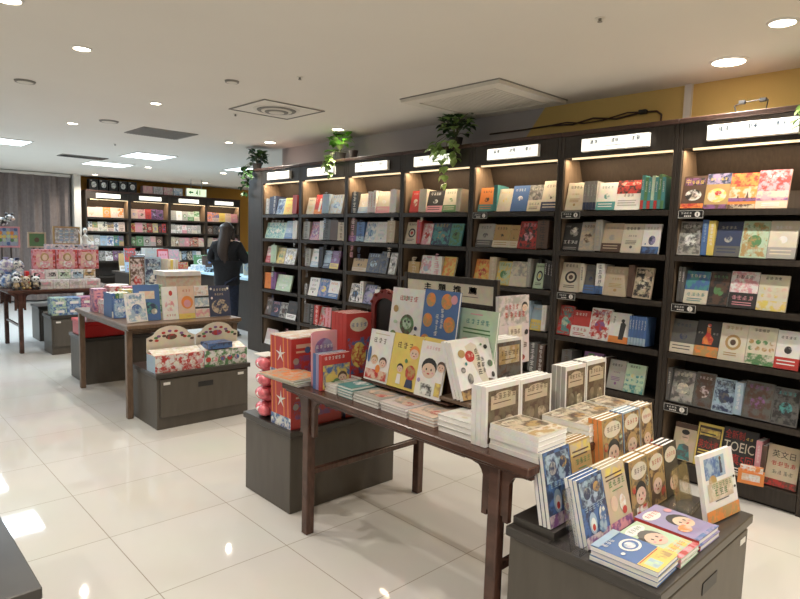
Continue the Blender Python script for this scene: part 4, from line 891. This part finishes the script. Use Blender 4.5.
# shop table in front of far bookcases
r = empty('counter_table','dark table of mixed books before the far bookcases','table',(3.55,9.75,0))
m = MB(); m.bbox(0,0,.70,.85,1.3,.74,.004,'case'); m.build('tabletop', r); m = MB(); m.box(.04,.04,0,.81,1.26,.6995,'case'); m.build('base', r)
k_ = 0
for y in (9.8,10.15,10.5,10.8):
    for x in (3.60,3.80,4.0,4.19):
        st = g.choice('IHMCB'); cc = ''.join(g.choice('wrpkesucdl') for _ in range(3)); h_ = g.choice((.22,.30,.40)) if y > 10 else .2
        book_obj(.18,h_,.03,st,cc,g,False,None,(x,y+g.uniform(-.02,.02),.741+.03*math.sin(.15)),(-.15,0,g.uniform(-.1,.1)),'%s, %s on the dark table before far bookcases' % (cdesc(st,cc),ORD[k_]),'books on the dark far table'); k_ += 1
# ------------------------------------------------------------------ far bookcases
FX = 3.80; FW = .85; FY = 13.28
far = MB()
fcol = [['ofowsfc','knugwfhc','hsgwmlub','swwsmekd'],['fprukrmnvk','dsprrmkwhy','sdepshcg','kewblswn'],['csrgawsch','whsqpchsw','dsphcrw','ewskclh'],['fpvwonby','hfcsdegk','swehdpc','ekswdhc']]
fz = (.12,.475,.79,1.10,1.38,1.68)
for k in range(4):
    bookcase((FX+k*FW,FY,0),0,FW,'far wall bookcase, %s of four behind the shopper' % ORD[k],[],group='far wall bookcases')
    for q, zi in ((0,5),(1,4),(2,3),(3,2)):
        pal = fcol[k][q]; toks = []; tot = 0
        while tot < 74:
            w_ = rr.choice((9,11,13,15)) if q else rr.choice((13,15,17))
            if tot+w_ > 78: break
            toks.append('%d%s%s%s%s' % (w_, rr.choice('IIHPC'), rr.choice(pal), rr.choice(pal), rr.choice(pal))); tot += w_
        shelf_row(' '.join(toks), FX+k*FW+.031, FY+.015, fz[zi]+.0035, sn[zi]+', far bookcase '+['one','two','three','four'][k], '', False, 'y', .14, rr, collect=far)
tag(far.build('books'),'rows of colourful small books filling the far bookcases behind the shopper','books',kind='stuff')
# toys on top of far bookcases
for i in range(5):
    r = empty('skull_lantern','black box with white dome figure, %s from left atop far bookcases' % ORD[i],'toy',(3.97+.19*i,13.32,2.2265),group='black and white figures on the far bookcases')
    m = MB(); m.box(-.085,0,0,.085,.16,.22,'black'); m.build('box', r)
    m = MB(); m.ell(.0,-.004,.11,.05,.006,.06,'print',CV['s'],CV['w']); m.ell(-.05,-.004,.19,.02,.004,.015,'print',CV['s']); m.build('figure', r)
for i, c in enumerate((('p','f'),('s','q'),('c','p'),('l','w'))):
    m = MB(); m.box(0,0,0,.20,.16,.16,'print',CV[c[0]],CV[c[1]]); tag(m.build('toy_box',None,(4.95+.22*i,13.32,2.2265)),'%s box, %s from left atop the second far bookcase' % (CN[c[0]],ORD[i]),'box','boxes atop the far bookcases')
# exit sign
r = empty('exit_sign','green and white exit sign with arrow hanging before orange wall','sign',(5.32,12.0,2.16))
m = MB(); m.box(0,0,.0,.42,.04,.155,'whitep'); m.build('housing', r)
m = MB(); m.box(.006,-.0015,.006,.414,-.0005,.149,'exit'); f_ = m.build('sign_face', r)
m = MB()
m.face([(.04,-.002,.078),(.085,-.002,.115),(.085,-.002,.092),(.14,-.002,.092),(.14,-.002,.064),(.085,-.002,.064),(.085,-.002,.041)],'greenink')
m.box(.27,-.0025,.03,.285,-.0018,.13,'greenink'); m.box(.19,-.0025,.06,.24,-.0018,.075,'greenink'); m.ell(.225,-.002,.125,.010,.001,.011,'greenink',n=8,mm=5)
m.face([(.205,-.002,.11),(.24,-.002,.105),(.225,-.002,.07),(.245,-.002,.03),(.232,-.002,.03),(.212,-.002,.065),(.19,-.002,.045),(.185,-.002,.055),(.205,-.002,.08)],'greenink')
m.build('pictogram', f_)
m = MB(); m.cyl((.1,.02,.1555),(.1,.02,.344),.006,.006,8,'metal'); m.cyl((.32,.02,.1555),(.32,.02,.344),.006,.006,8,'metal'); m.build('hanger', r)

# ------------------------------------------------------------------ plants
def leaf(m, p, d, size, mat, g, up=Vector((0,0,1))):
    d = d.normalized(); s = d.cross(up); s = s.normalized() if s.length > .01 else Vector((1,0,0)); n = s.cross(d)
    L = size; W = size*.42
    o_ = [(0,0,0),(.18,.62,.02),(.42,1,.05),(.7,.72,.03),(1,0,-.10)]
    C = [p+d*L*t+n*L*(.10*math.sin(t*3)) for t in (0,.18,.42,.7,1.)]
    for sg in (-1,1):
        E_ = [C[i]+s*sg*W*o_[i][1]+n*L*.10*o_[i][1] for i in range(5)]
        for i in range(4):
            q = [C[i],C[i+1],E_[i+1],E_[i]]
            if i == 0: q = [C[0],C[1],E_[1]]
            if i == 3: q = [C[3],C[4],E_[3]]
            m.face(q if sg > 0 else q[::-1], mat, smooth=True)
def plant(x, y, z, label, mat, n, rad, hgt, trail, seed, size=.07, mat2=None, bright=None):
    g = random.Random(seed); r = empty('potted_plant', label, 'plant', (x,y,z), group='trailing plants on the bookcases')
    m = MB(); m.cyl((0,0,0),(0,0,.075),.045,.06,14,'pot'); m.build('pot', r)
    m = MB(); st = MB()
    for i in range(n):
        a = g.uniform(0,2*PI); e = g.random()**.6; rd = rad*(.35+.65*g.random()); zz = .08+hgt*e*g.uniform(.5,1)
        p = Vector((rd*math.cos(a)*(.55 if zz > hgt*.6 else 1), rd*math.sin(a), zz))
        leaf(m, p, Vector((math.cos(a), math.sin(a), g.uniform(-.7,.8))), size*g.uniform(.7,1.25), mat if g.random() < .75 or not mat2 else mat2, g)
        if i % 3 == 0: st.tube([(0,0,.075),(p.x*.5,p.y*.5,p.z*.8+.02),tuple(p)],.002,'stem',5)
    m.build('leaves', r); m = MB()
    for dx, dy, L in trail:
        P = [Vector((dx*.5,dy*.5,.09)),Vector((dx,dy,.03))]+[Vector((dx*1.03+.01*math.sin(j*1.7),dy+.012*math.cos(j*2.1),.03-L*(j+1)/5)) for j in range(5)]
        st.tube([tuple(q) for q in P],.0022,'stem',5)
        for q in P[1:]:
            for s_ in range(2): leaf(m, q, Vector((g.uniform(-1,.3),g.uniform(-1,1),g.uniform(-1,-.2))), size*g.uniform(.7,1.1), mat2 or mat, g)
    st.build('stems', r)
    if m.f: m.build('trailing_leaves', r)
plant(3.76+.11,6.72,2.2265,'dark green plant spilling over the far end post','leaf',70,.13,.16,[(-.13,.02,.22),(-.125,.10,.30),(-.12,-.05,.1)],1,.08)
plant(3.87,5.06,2.2265,'bright green plant on top of the second bookcase','leaf2',46,.10,.20,[(-.125,-.02,.20),(-.12,.03,.1)],2,.085,'leaf3')
m = MB(); m.cyl((3.88,4.86,2.2268),(3.88,4.86,2.31),.03,.05,12,'pot'); tag(m.build('small_pot'),'small dark pot beside the bright green plant','pot')
plant(3.87,3.48,2.2265,'bushy dark plant trailing pale leaves over a lit sign','leaf',85,.14,.24,[(-.125,.05,.16),(-.127,-.02,.34),(-.12,-.10,.14),(-.13,.1,.08)],3,.085,'leaf3')
plant(3.90,.86,2.2265,'green plant at the right edge of rightmost bookcase','leaf2',30,.09,.12,[(-.125,.09,.14),(-.125,.03,.1)],4,.07,'leaf3')
# cords and clip lamps on the bookcase tops
r = empty('cable','brown cable looped along the wall above the right bookcases','cable',(0,0,0))
m = MB(); pts = [(4.138,3.34,2.352),(4.138,3.0,2.352),(4.138,2.75,2.358),(4.138,2.55,2.345),(4.138,2.38,2.372),(4.138,2.2,2.345),(4.138,2.08,2.36),(4.138,2.0,2.368),(4.138,1.91,2.362),(4.136,1.875,2.335),(4.11,1.865,2.232)]
m.tube(pts,.0065,'cord',8); m.build('cord', r)
m = MB(); pts = [(4.136,2.75,2.358),(4.136,2.60,2.366),(4.136,2.45,2.342),(4.136,2.30,2.348),(4.136,2.12,2.378),(4.136,2.0,2.368)]; m.tube(pts,.005,'cord',8); m.build('cord_loop', r)
m = MB(); m.bbox(4.112,1.975,2.355,4.149,2.03,2.382,.004,'black'); m.build('plug', r)
r = empty('clip_bracket','black wire bracket with two clamps on the rightmost bookcase','bracket',(0,0,0))
m = MB(); m.tube([(3.92,1.33,2.228),(3.92,1.345,2.285),(3.92,1.31,2.298),(3.92,1.21,2.305),(3.92,1.17,2.30),(3.92,1.18,2.228)],.0035,'black',8); m.build('wire', r)
for y in (1.305,1.195):
    m = MB(); m.bbox(3.908,y-.018,2.290,3.93,y+.018,2.312,.003,'black'); m.build('clamp', r)

# ------------------------------------------------------------------ the shopper
def skin_body(chain, edges, name, mat, parent, sub=2):
    me = bpy.data.meshes.new(name); me.from_pydata([c[0] for c in chain], edges, [])
    o = bpy.data.objects.new(name, me); COL.objects.link(o)
    md = o.modifiers.new('skin','SKIN'); 
    sv = me.skin_vertices[0].data if me.skin_vertices else None
    if sv is None:
        bpy.context.view_layer.objects.active = o; bpy.ops.mesh.customdata_skin_add(); sv = me.skin_vertices[0].data
    for i, c in enumerate(chain): sv[i].radius = (c[1], c[2] if len(c) > 2 else c[1]); sv[i].use_root = (i == 0)
    s = o.modifiers.new('sub','SUBSURF'); s.levels = sub; s.render_levels = sub
    dg = bpy.context.evaluated_depsgraph_get(); dg.update()
    nm = bpy.data.meshes.new_from_object(o.evaluated_get(dg)); bpy.data.objects.remove(o)
    nm.materials.clear(); nm.materials.append(M[mat])
    for p in nm.polygons: p.use_smooth = True; p.material_index = 0
    nm.name = name; o = bpy.data.objects.new(name, nm); COL.objects.link(o); o.parent = parent
    return o
# local frame: facing +Y, right hand +X
pr = empty('person','person with long dark hair in black jacket reading at the blue counter','person',(4.03,7.80,0),(0,0,-.85))
body = [((0,0,.90),.135,.10),((0,0,1.02),.115,.085),((0,.005,1.15),.125,.09),((0,0,1.28),.14,.09),((0,0,1.355),.07,.06),((0,.012,1.42),.045),
        ((-.16,0,1.30),.055),((-.215,.03,1.08),.042),((-.16,.22,1.08),.032),((-.13,.27,1.10),.026,.018),
        ((.16,0,1.30),.055),((.215,.03,1.08),.042),((.16,.22,1.08),.032),((.13,.27,1.10),.026,.018),
        ((-.085,0,.82),.085),((-.09,.02,.47),.055),((-.09,-.01,.10),.04),((.085,0,.82),.085),((.09,.01,.47),.055),((.10,-.02,.10),.04),
        ((0,.02,1.48),.075,.085),((0,.03,1.555),.068,.085),((-.09,.05,.04),.036,.03),((-.09,.13,.03),.03,.022),((.10,.04,.04),.036,.03),((.10,.12,.03),.03,.022)]
be = [(0,1),(1,2),(2,3),(3,4),(4,5),(3,6),(6,7),(7,8),(8,9),(3,10),(10,11),(11,12),(12,13),(0,14),(14,15),(15,16),(0,17),(17,18),(18,19),(5,20),(20,21),(16,22),(22,23),(19,24),(24,25)]
hb = skin_body(body, be, 'body', 'skin', pr)
jk = [((0,0,.90),.19,.15),((0,0,1.03),.17,.135),((0,0,1.15),.18,.135),((0,0,1.26),.165,.12),((0,.005,1.365),.085,.075),((-.165,0,1.27),.075),((-.25,.03,1.08),.072),((-.19,.19,1.07),.054),((.165,0,1.27),.075),((.25,.03,1.08),.072),((.19,.19,1.07),.054),((0,0,.72),.20,.15)]
skin_body(jk, [(0,1),(1,2),(2,3),(3,4),(3,5),(5,6),(6,7),(3,8),(8,9),(9,10),(0,11)], 'jacket', 'jacket', pr)
skin_body([((0,0,.88),.145,.11),((-.085,0,.78),.10),((-.09,.02,.47),.075),((-.09,-.01,.12),.062),((.085,0,.78),.10),((.09,.01,.47),.075),((.10,-.02,.12),.062)], [(0,1),(1,2),(2,3),(0,4),(4,5),(5,6)], 'trousers', 'jeans', pr)
for sx, y0 in ((-.09,.05),(.10,.04)):
    m = MB(); m.ell(sx,y0+.02,.036,.046,.125,.036,'shoe',n=14,mm=8); m.box(sx-.042,y0-.09,0,sx+.042,y0+.13,.014,'shoe'); m.build('shoe', pr)
skin_body([((0,0,1.545),.085,.09),((0,-.035,1.50),.094,.08),((0,-.06,1.42),.092,.065),((-.01,-.10,1.30),.095,.05),((-.02,-.125,1.18),.085,.04),((.03,-.125,1.06),.045,.03),((.035,-.125,.98),.02,.015),((-.07,.015,1.49),.028,.045),((-.085,-.005,1.34),.03,.035),((.07,.015,1.49),.028,.045),((.085,-.005,1.34),.03,.035),((0,.005,1.605),.035,.04)], [(0,1),(1,2),(2,3),(3,4),(4,5),(5,6),(0,7),(7,8),(0,9),(9,10),(0,11)], 'hair', 'hair', pr)
m = MB()
for s_ in (-1,1): m.ell(s_*.03,.108,1.50,.010,.005,.006,'whitep',n=8,mm=6); m.ell(s_*.03,.112,1.50,.005,.004,.005,'black',n=8,mm=6); m.ell(s_*.078,.02,1.49,.010,.018,.028,'skin',n=8,mm=6)
m.ell(0,.118,1.475,.012,.016,.020,'skin',n=8,mm=6); m.ell(0,.110,1.435,.022,.006,.007,'bow',n=8,mm=6); m.build('face', pr)
for s_ in (-1,1):           # fingers curled under the book
    for j, (L, r0) in enumerate(((.060,.0085),(.072,.009),(.068,.0088),(.054,.0075))):
        x = s_*(.132-.018*j) if False else s_*.125
        y = .255+.019*j
        skin_body([((s_*.135,y,1.10),r0),((s_*(.135-.35*L),y+.004,1.088),r0*.95),((s_*(.135-.7*L),y+.006,1.084),r0*.85),((s_*(.135-L),y+.006,1.090),r0*.7)], [(0,1),(1,2),(2,3)], 'finger', 'skin', pr, 1)
    skin_body([((s_*.140,.262,1.112),.011),((s_*.118,.268,1.135),.010),((s_*.098,.276,1.142),.008)], [(0,1),(1,2)], 'thumb', 'skin', pr, 1)
# the open book in the hands
r = empty('open_book','pink-covered open book held by the person in black','book',(0,0,0)); r.parent = None
M4 = pr.matrix_basis if False else (Matrix.Translation(Vector(pr.location)) @ Euler(pr.rotation_euler).to_matrix().to_4x4())
r.location = M4 @ Vector((0,.30,1.102)); r.rotation_euler = (0.5,0,pr.rotation_euler[2])
m = MB()
for s_ in (-1,1): m.face([(0,-.085,0),(s_*.135,-.085,.028),(s_*.135,.085,.028),(0,.085,0)],'print',CV['p'],CV['r']); m.face([(0,-.085,-.003),(s_*.135,-.085,.025),(s_*.135,.085,.025),(0,.085,-.003)],'print',CV['p'],CV['r'])
m.build('cover', r)
m = MB()
for s_ in (-1,1): m.face([(0,-.08,.010),(s_*.13,-.08,.036),(s_*.13,.08,.036),(0,.08,.010)],'page'); m.face([(s_*.13,-.08,.029),(s_*.13,.08,.029),(s_*.13,.08,.036),(s_*.13,-.08,.036)],'page')
m.build('page_block', r)

# ------------------------------------------------------------------ ceiling fittings
def downlight(x, y, rad, label, on=True, en=40, warm=(1,.91,.79), spot=2.4, ring='whitep'):
    r = empty('downlight', label, 'ceiling light', (x,y,CZ), group='round recessed ceiling lights')
    m = MB(); n = 28
    for i in range(n):
        a, b = 2*PI*i/n, 2*PI*(i+1)/n; R1, R0 = rad*1.22, rad
        m.face([(R1*math.cos(a),R1*math.sin(a),-.002),(R0*math.cos(a),R0*math.sin(a),-.008),(R0*math.cos(b),R0*math.sin(b),-.008),(R1*math.cos(b),R1*math.sin(b),-.002)],ring)
        m.face([(R1*math.cos(b),R1*math.sin(b),0),(R1*math.cos(a),R1*math.sin(a),0),(R1*math.cos(a),R1*math.sin(a),-.002),(R1*math.cos(b),R1*math.sin(b),-.002)][::-1],ring)
    m.build('trim_ring', r)
    m = MB(); m.face([(rad*math.cos(-2*PI*i/n),rad*math.sin(-2*PI*i/n),-.006) for i in range(n)],'lamp' if on else 'dgrille'); m.build('lamp', r)
    if on and en:
        l = bpy.data.lights.new('downlight_lamp','SPOT'); l.energy = en; l.color = warm; l.spot_size = spot; l.spot_blend = .7; l.shadow_soft_size = .028
        o = bpy.data.objects.new('downlight_lamp', l); COL.objects.link(o); o.location = (x,y,CZ-.03)
E1 = 60
downlight(1.135,3.97,.045,'small bright recessed light, upper left of ceiling',en=E1)
downlight(.66,3.40,.055,'recessed light cut by the top left photo edge',en=E1)
downlight(3.27,.944,.055,'bright recessed light near the top right corner',en=E1)
downlight(3.76,1.34,.085,'large round ceiling light above the rightmost bookcase',en=E1*.8)
downlight(2.03,5.16,.04,'small recessed light left of the grey ceiling grille',en=E1)
downlight(1.85,6.83,.045,'small recessed light beside the round speaker cover',en=E1*.8)
downlight(3.726,4.917,.055,'recessed light above the third bookcase',en=E1*.4)
downlight(3.763,6.248,.06,'recessed light near the corner above the leftmost bookcase',en=E1*.7)
downlight(3.465,6.66,.04,'small recessed light left of the wall corner',en=E1*.5)
downlight(3.975,10.47,.05,'recessed light behind the cool ceiling panels',en=E1*.8)
downlight(3.87,12.9,.05,'farthest recessed light above the far bookcases',en=E1)
for x, y, e in ((.35,.75,1.2),(1.3,-.35,1.3),(2.7,-.4,1.2),(-1.2,1.6,1.0),(-1.1,-.8,1.0),(.2,-1.6,1.0),(-1.2,3.8,.8),(2.6,-1.8,.8),(6.0,12.6,.8),(5.2,10.2,.6)):  # unseen lamps added as key and fill light
    downlight(x,y,.055,'unseen recessed ceiling light added to light the room',en=E1*e)
def panel(x0, y0, x1, y1, label, en=45):
    r = empty('ceiling_panel', label, 'ceiling light', (x0,y0,CZ), group='square cool ceiling panels')
    W, D = x1-x0, y1-y0
    m = MB(); m.box(-.02,-.02,-.010,W+.02,-.0005,0,'whitep'); m.box(-.02,D+.0005,-.010,W+.02,D+.02,0,'whitep'); m.box(-.02,0,-.010,-.0005,D,0,'whitep'); m.box(W+.0005,0,-.010,W+.02,D,0,'whitep'); m.build('frame', r)
    m = MB(); m.box(0,0,-.006,W,D,-.001,'panel'); m.build('diffuser', r)
    l = bpy.data.lights.new('panel_lamp','AREA'); l.shape = 'RECTANGLE'; l.size = W; l.size_y = D; l.energy = en*.8; l.color = (.72,.88,1.)
    o = bpy.data.objects.new('panel_lamp', l); COL.objects.link(o); o.location = (x0+W/2,y0+D/2,CZ-.02)
panel(3.12,8.58,3.66,9.26,'right-hand cool white square ceiling panel in front')
panel(3.08,10.35,3.70,10.95,'farther cool white square ceiling panel')
panel(1.36,8.72,1.90,9.30,'cool white ceiling panel at left photo edge')
panel(1.22,10.4,1.80,11.0,'cool ceiling panel beyond the left photo edge')
panel(4.9,9.0,5.5,9.6,'unseen cool panel added above the blue counter',30)  # this and the next two panels are added to brighten the far zone
panel(-.6,8.72,0.0,9.3,'unseen cool panel added far to the left',45)
panel(-.6,11.2,0.0,11.8,'unseen cool panel added behind the table of toys',45)
for x, y, rd, lab in ((2.098,3.989,.05,'small grey ceiling cap left of the round air vent'),(1.095,5.18,.07,'grey round ceiling cap at upper left'),(2.057,6.395,.09,'round grey speaker cover in the ceiling')):
    m = MB(); m.cyl((x,y,CZ-.012),(x,y,CZ),rd*.9,rd,22,'dgrille'); m.cyl((x,y,CZ-.016),(x,y,CZ-.0121),rd*.55,rd*.75,22,'grille'); tag(m.build('ceiling_speaker'),lab,'speaker')
for x, y, lab in ((2.673,1.534,'fire sprinkler head near the top right'),(2.69,5.05,'small fire sprinkler head left of the round air vent'),(2.35,3.53,'small fire sprinkler head in the middle of ceiling'),(2.654,8.045,'small black sprinkler behind the grey grille')):
    r = empty('sprinkler',lab,'sprinkler',(x,y,CZ),group='ceiling sprinklers'); m = MB(); m.cyl((0,0,-.003),(0,0,0),.022,.024,16,'grille'); m.build('rosette', r)
    m = MB(); m.cyl((0,0,-.014),(0,0,-.0035),.006,.008,10,'dgrille'); m.cyl((0,0,-.018),(0,0,-.0145),.012,.010,12,'dgrille'); m.build('head', r)
# round diffuser in a square plate
r = empty('round_air_vent','square ceiling vent with round diffuser','air vent',(2.82,4.58,CZ))
m = MB(); h = .29
m.box(-h,-h,-.004,h,h,0,'ceil'); 
for a in ((-h,-h,h,-h+.012),(-h,h-.012,h,h),(-h,-h+.013,-h+.012,h-.013),(h-.012,-h+.013,h,h-.013)): m.box(a[0],a[1],-.010,a[2],a[3],-.0045,'dgrille')
m.build('plate', r)
for i, (R1, z0, mt) in enumerate(((.20,-.008,'grille'),(.165,-.016,'dgrille'),(.13,-.022,'grille'),(.10,-.028,'dgrille'),(.065,-.032,'grille'))):
    m = MB(); m.cyl((0,0,z0),(0,0,z0+.0065),R1*.96,R1,28,mt); m.build('ring', r)
# grey grille
r = empty('ceiling_grille','flat grey square grille in the left ceiling','air vent',(2.40,6.42,CZ))
m = MB(); m.box(0,0,-.008,.58,.56,0,'dgrille'); m.build('frame', r); m = MB()
for i in range(18): m.box(.02+i*.030,.02,-.013,.035+i*.030,.54,-.0085,'dgrille')
m.build('slats', r)
# linear vent far
r = empty('ceiling_grille','dark narrow slotted vent beside the cool ceiling panels','air vent',(2.50,9.75,CZ))
m = MB(); m.box(0,0,-.012,.62,.30,0,'dgrille'); m.build('frame', r); m = MB()
for i in range(6): m.box(.02,.02+i*.045,-.016,.60,.045+i*.045,-.0125,'black')
m.build('slats', r)
# large cassette air conditioner
r = empty('ceiling_air_conditioner','large square ceiling air conditioner cassette above the middle bookcases','air conditioner',(3.22,2.54,CZ))
W, D = .80, .93
m = MB(); fw_ = .095
m.box(-.008,-.008,-.006,W+.008,D+.008,-.0,'dgrille')
for a in ((0,0,W,fw_),(0,D-fw_,W,D),(0,fw_+.0005,fw_,D-fw_-.0005),(W-fw_,fw_+.0005,W,D-fw_-.0005)): m.box(a[0],a[1],-.030,a[2],a[3],-.0065,'grille')
m.build('frame', r)
m = MB()
for i in range(24): m.box(fw_+.01,fw_+.012+i*.0318,-.024,W-fw_-.01,fw_+.034+i*.0318,-.018,'grille')
for i in range(5): x = fw_+.08+i*.125; m.box(x,fw_+.002,-.017,x+.006,D-fw_-.002,-.012,'grille')
m.build('louvres', r)
m = MB(); m.box(fw_+.001,fw_+.001,-.0115,W-fw_-.001,D-fw_-.001,-.0065,'black'); m.build('backing', r)

# LED strips of the bookcases
def strip(x, y, L, e, rz, ang=0.):
    l = bpy.data.lights.new('shelf_strip_lamp','AREA'); l.shape = 'RECTANGLE'; l.size = L; l.size_y = .02; l.energy = e; l.color = (1.,.76,.50)
    o = bpy.data.objects.new('shelf_strip_lamp', l); COL.objects.link(o); o.location = (x,y,2.040); o.rotation_euler = (ang,0,rz)
for k in range(7): strip(XB+.040, BY0-(k+.5)*BW, BW-.09, 4.5, -PI/2, .1)
for k in range(4): strip(FX+(k+.5)*FW, FY+.04, FW-.09, 4.5, 0, .1)
w_ = bpy.data.worlds.new('world'); sc.world = w_; w_.use_nodes = True
w_.node_tree.nodes['Background'].inputs[0].default_value = (.5,.55,.6,1); w_.node_tree.nodes['Background'].inputs[1].default_value = .3
EXPO = .07

# ------------------------------------------------------------------ camera
cam = bpy.data.cameras.new('camera'); co = bpy.data.objects.new('camera', cam); COL.objects.link(co)
cam.sensor_width = 36; cam.lens = 607.2266/800*36; cam.clip_start = .02
pi_, ro, ya = .10276391, .02952819, .81484742
fw = Vector((math.cos(pi_)*math.cos(ya), math.cos(pi_)*math.sin(ya), -math.sin(pi_)))
rt = fw.cross(Vector((0,0,1))).normalized(); up = rt.cross(fw)
Rr = rt*math.cos(ro)+up*math.sin(ro); Uu = -rt*math.sin(ro)+up*math.cos(ro)
mt = Matrix((Rr, Uu, -fw)).transposed().to_4x4(); mt.translation = Vector((0,0,H))
co.matrix_world = mt
sc.camera = co
sc.view_settings.view_transform = 'Standard'; sc.view_settings.look = 'None'; sc.view_settings.gamma = 1; sc.view_settings.exposure = EXPO
sc.view_settings.use_curve_mapping = False
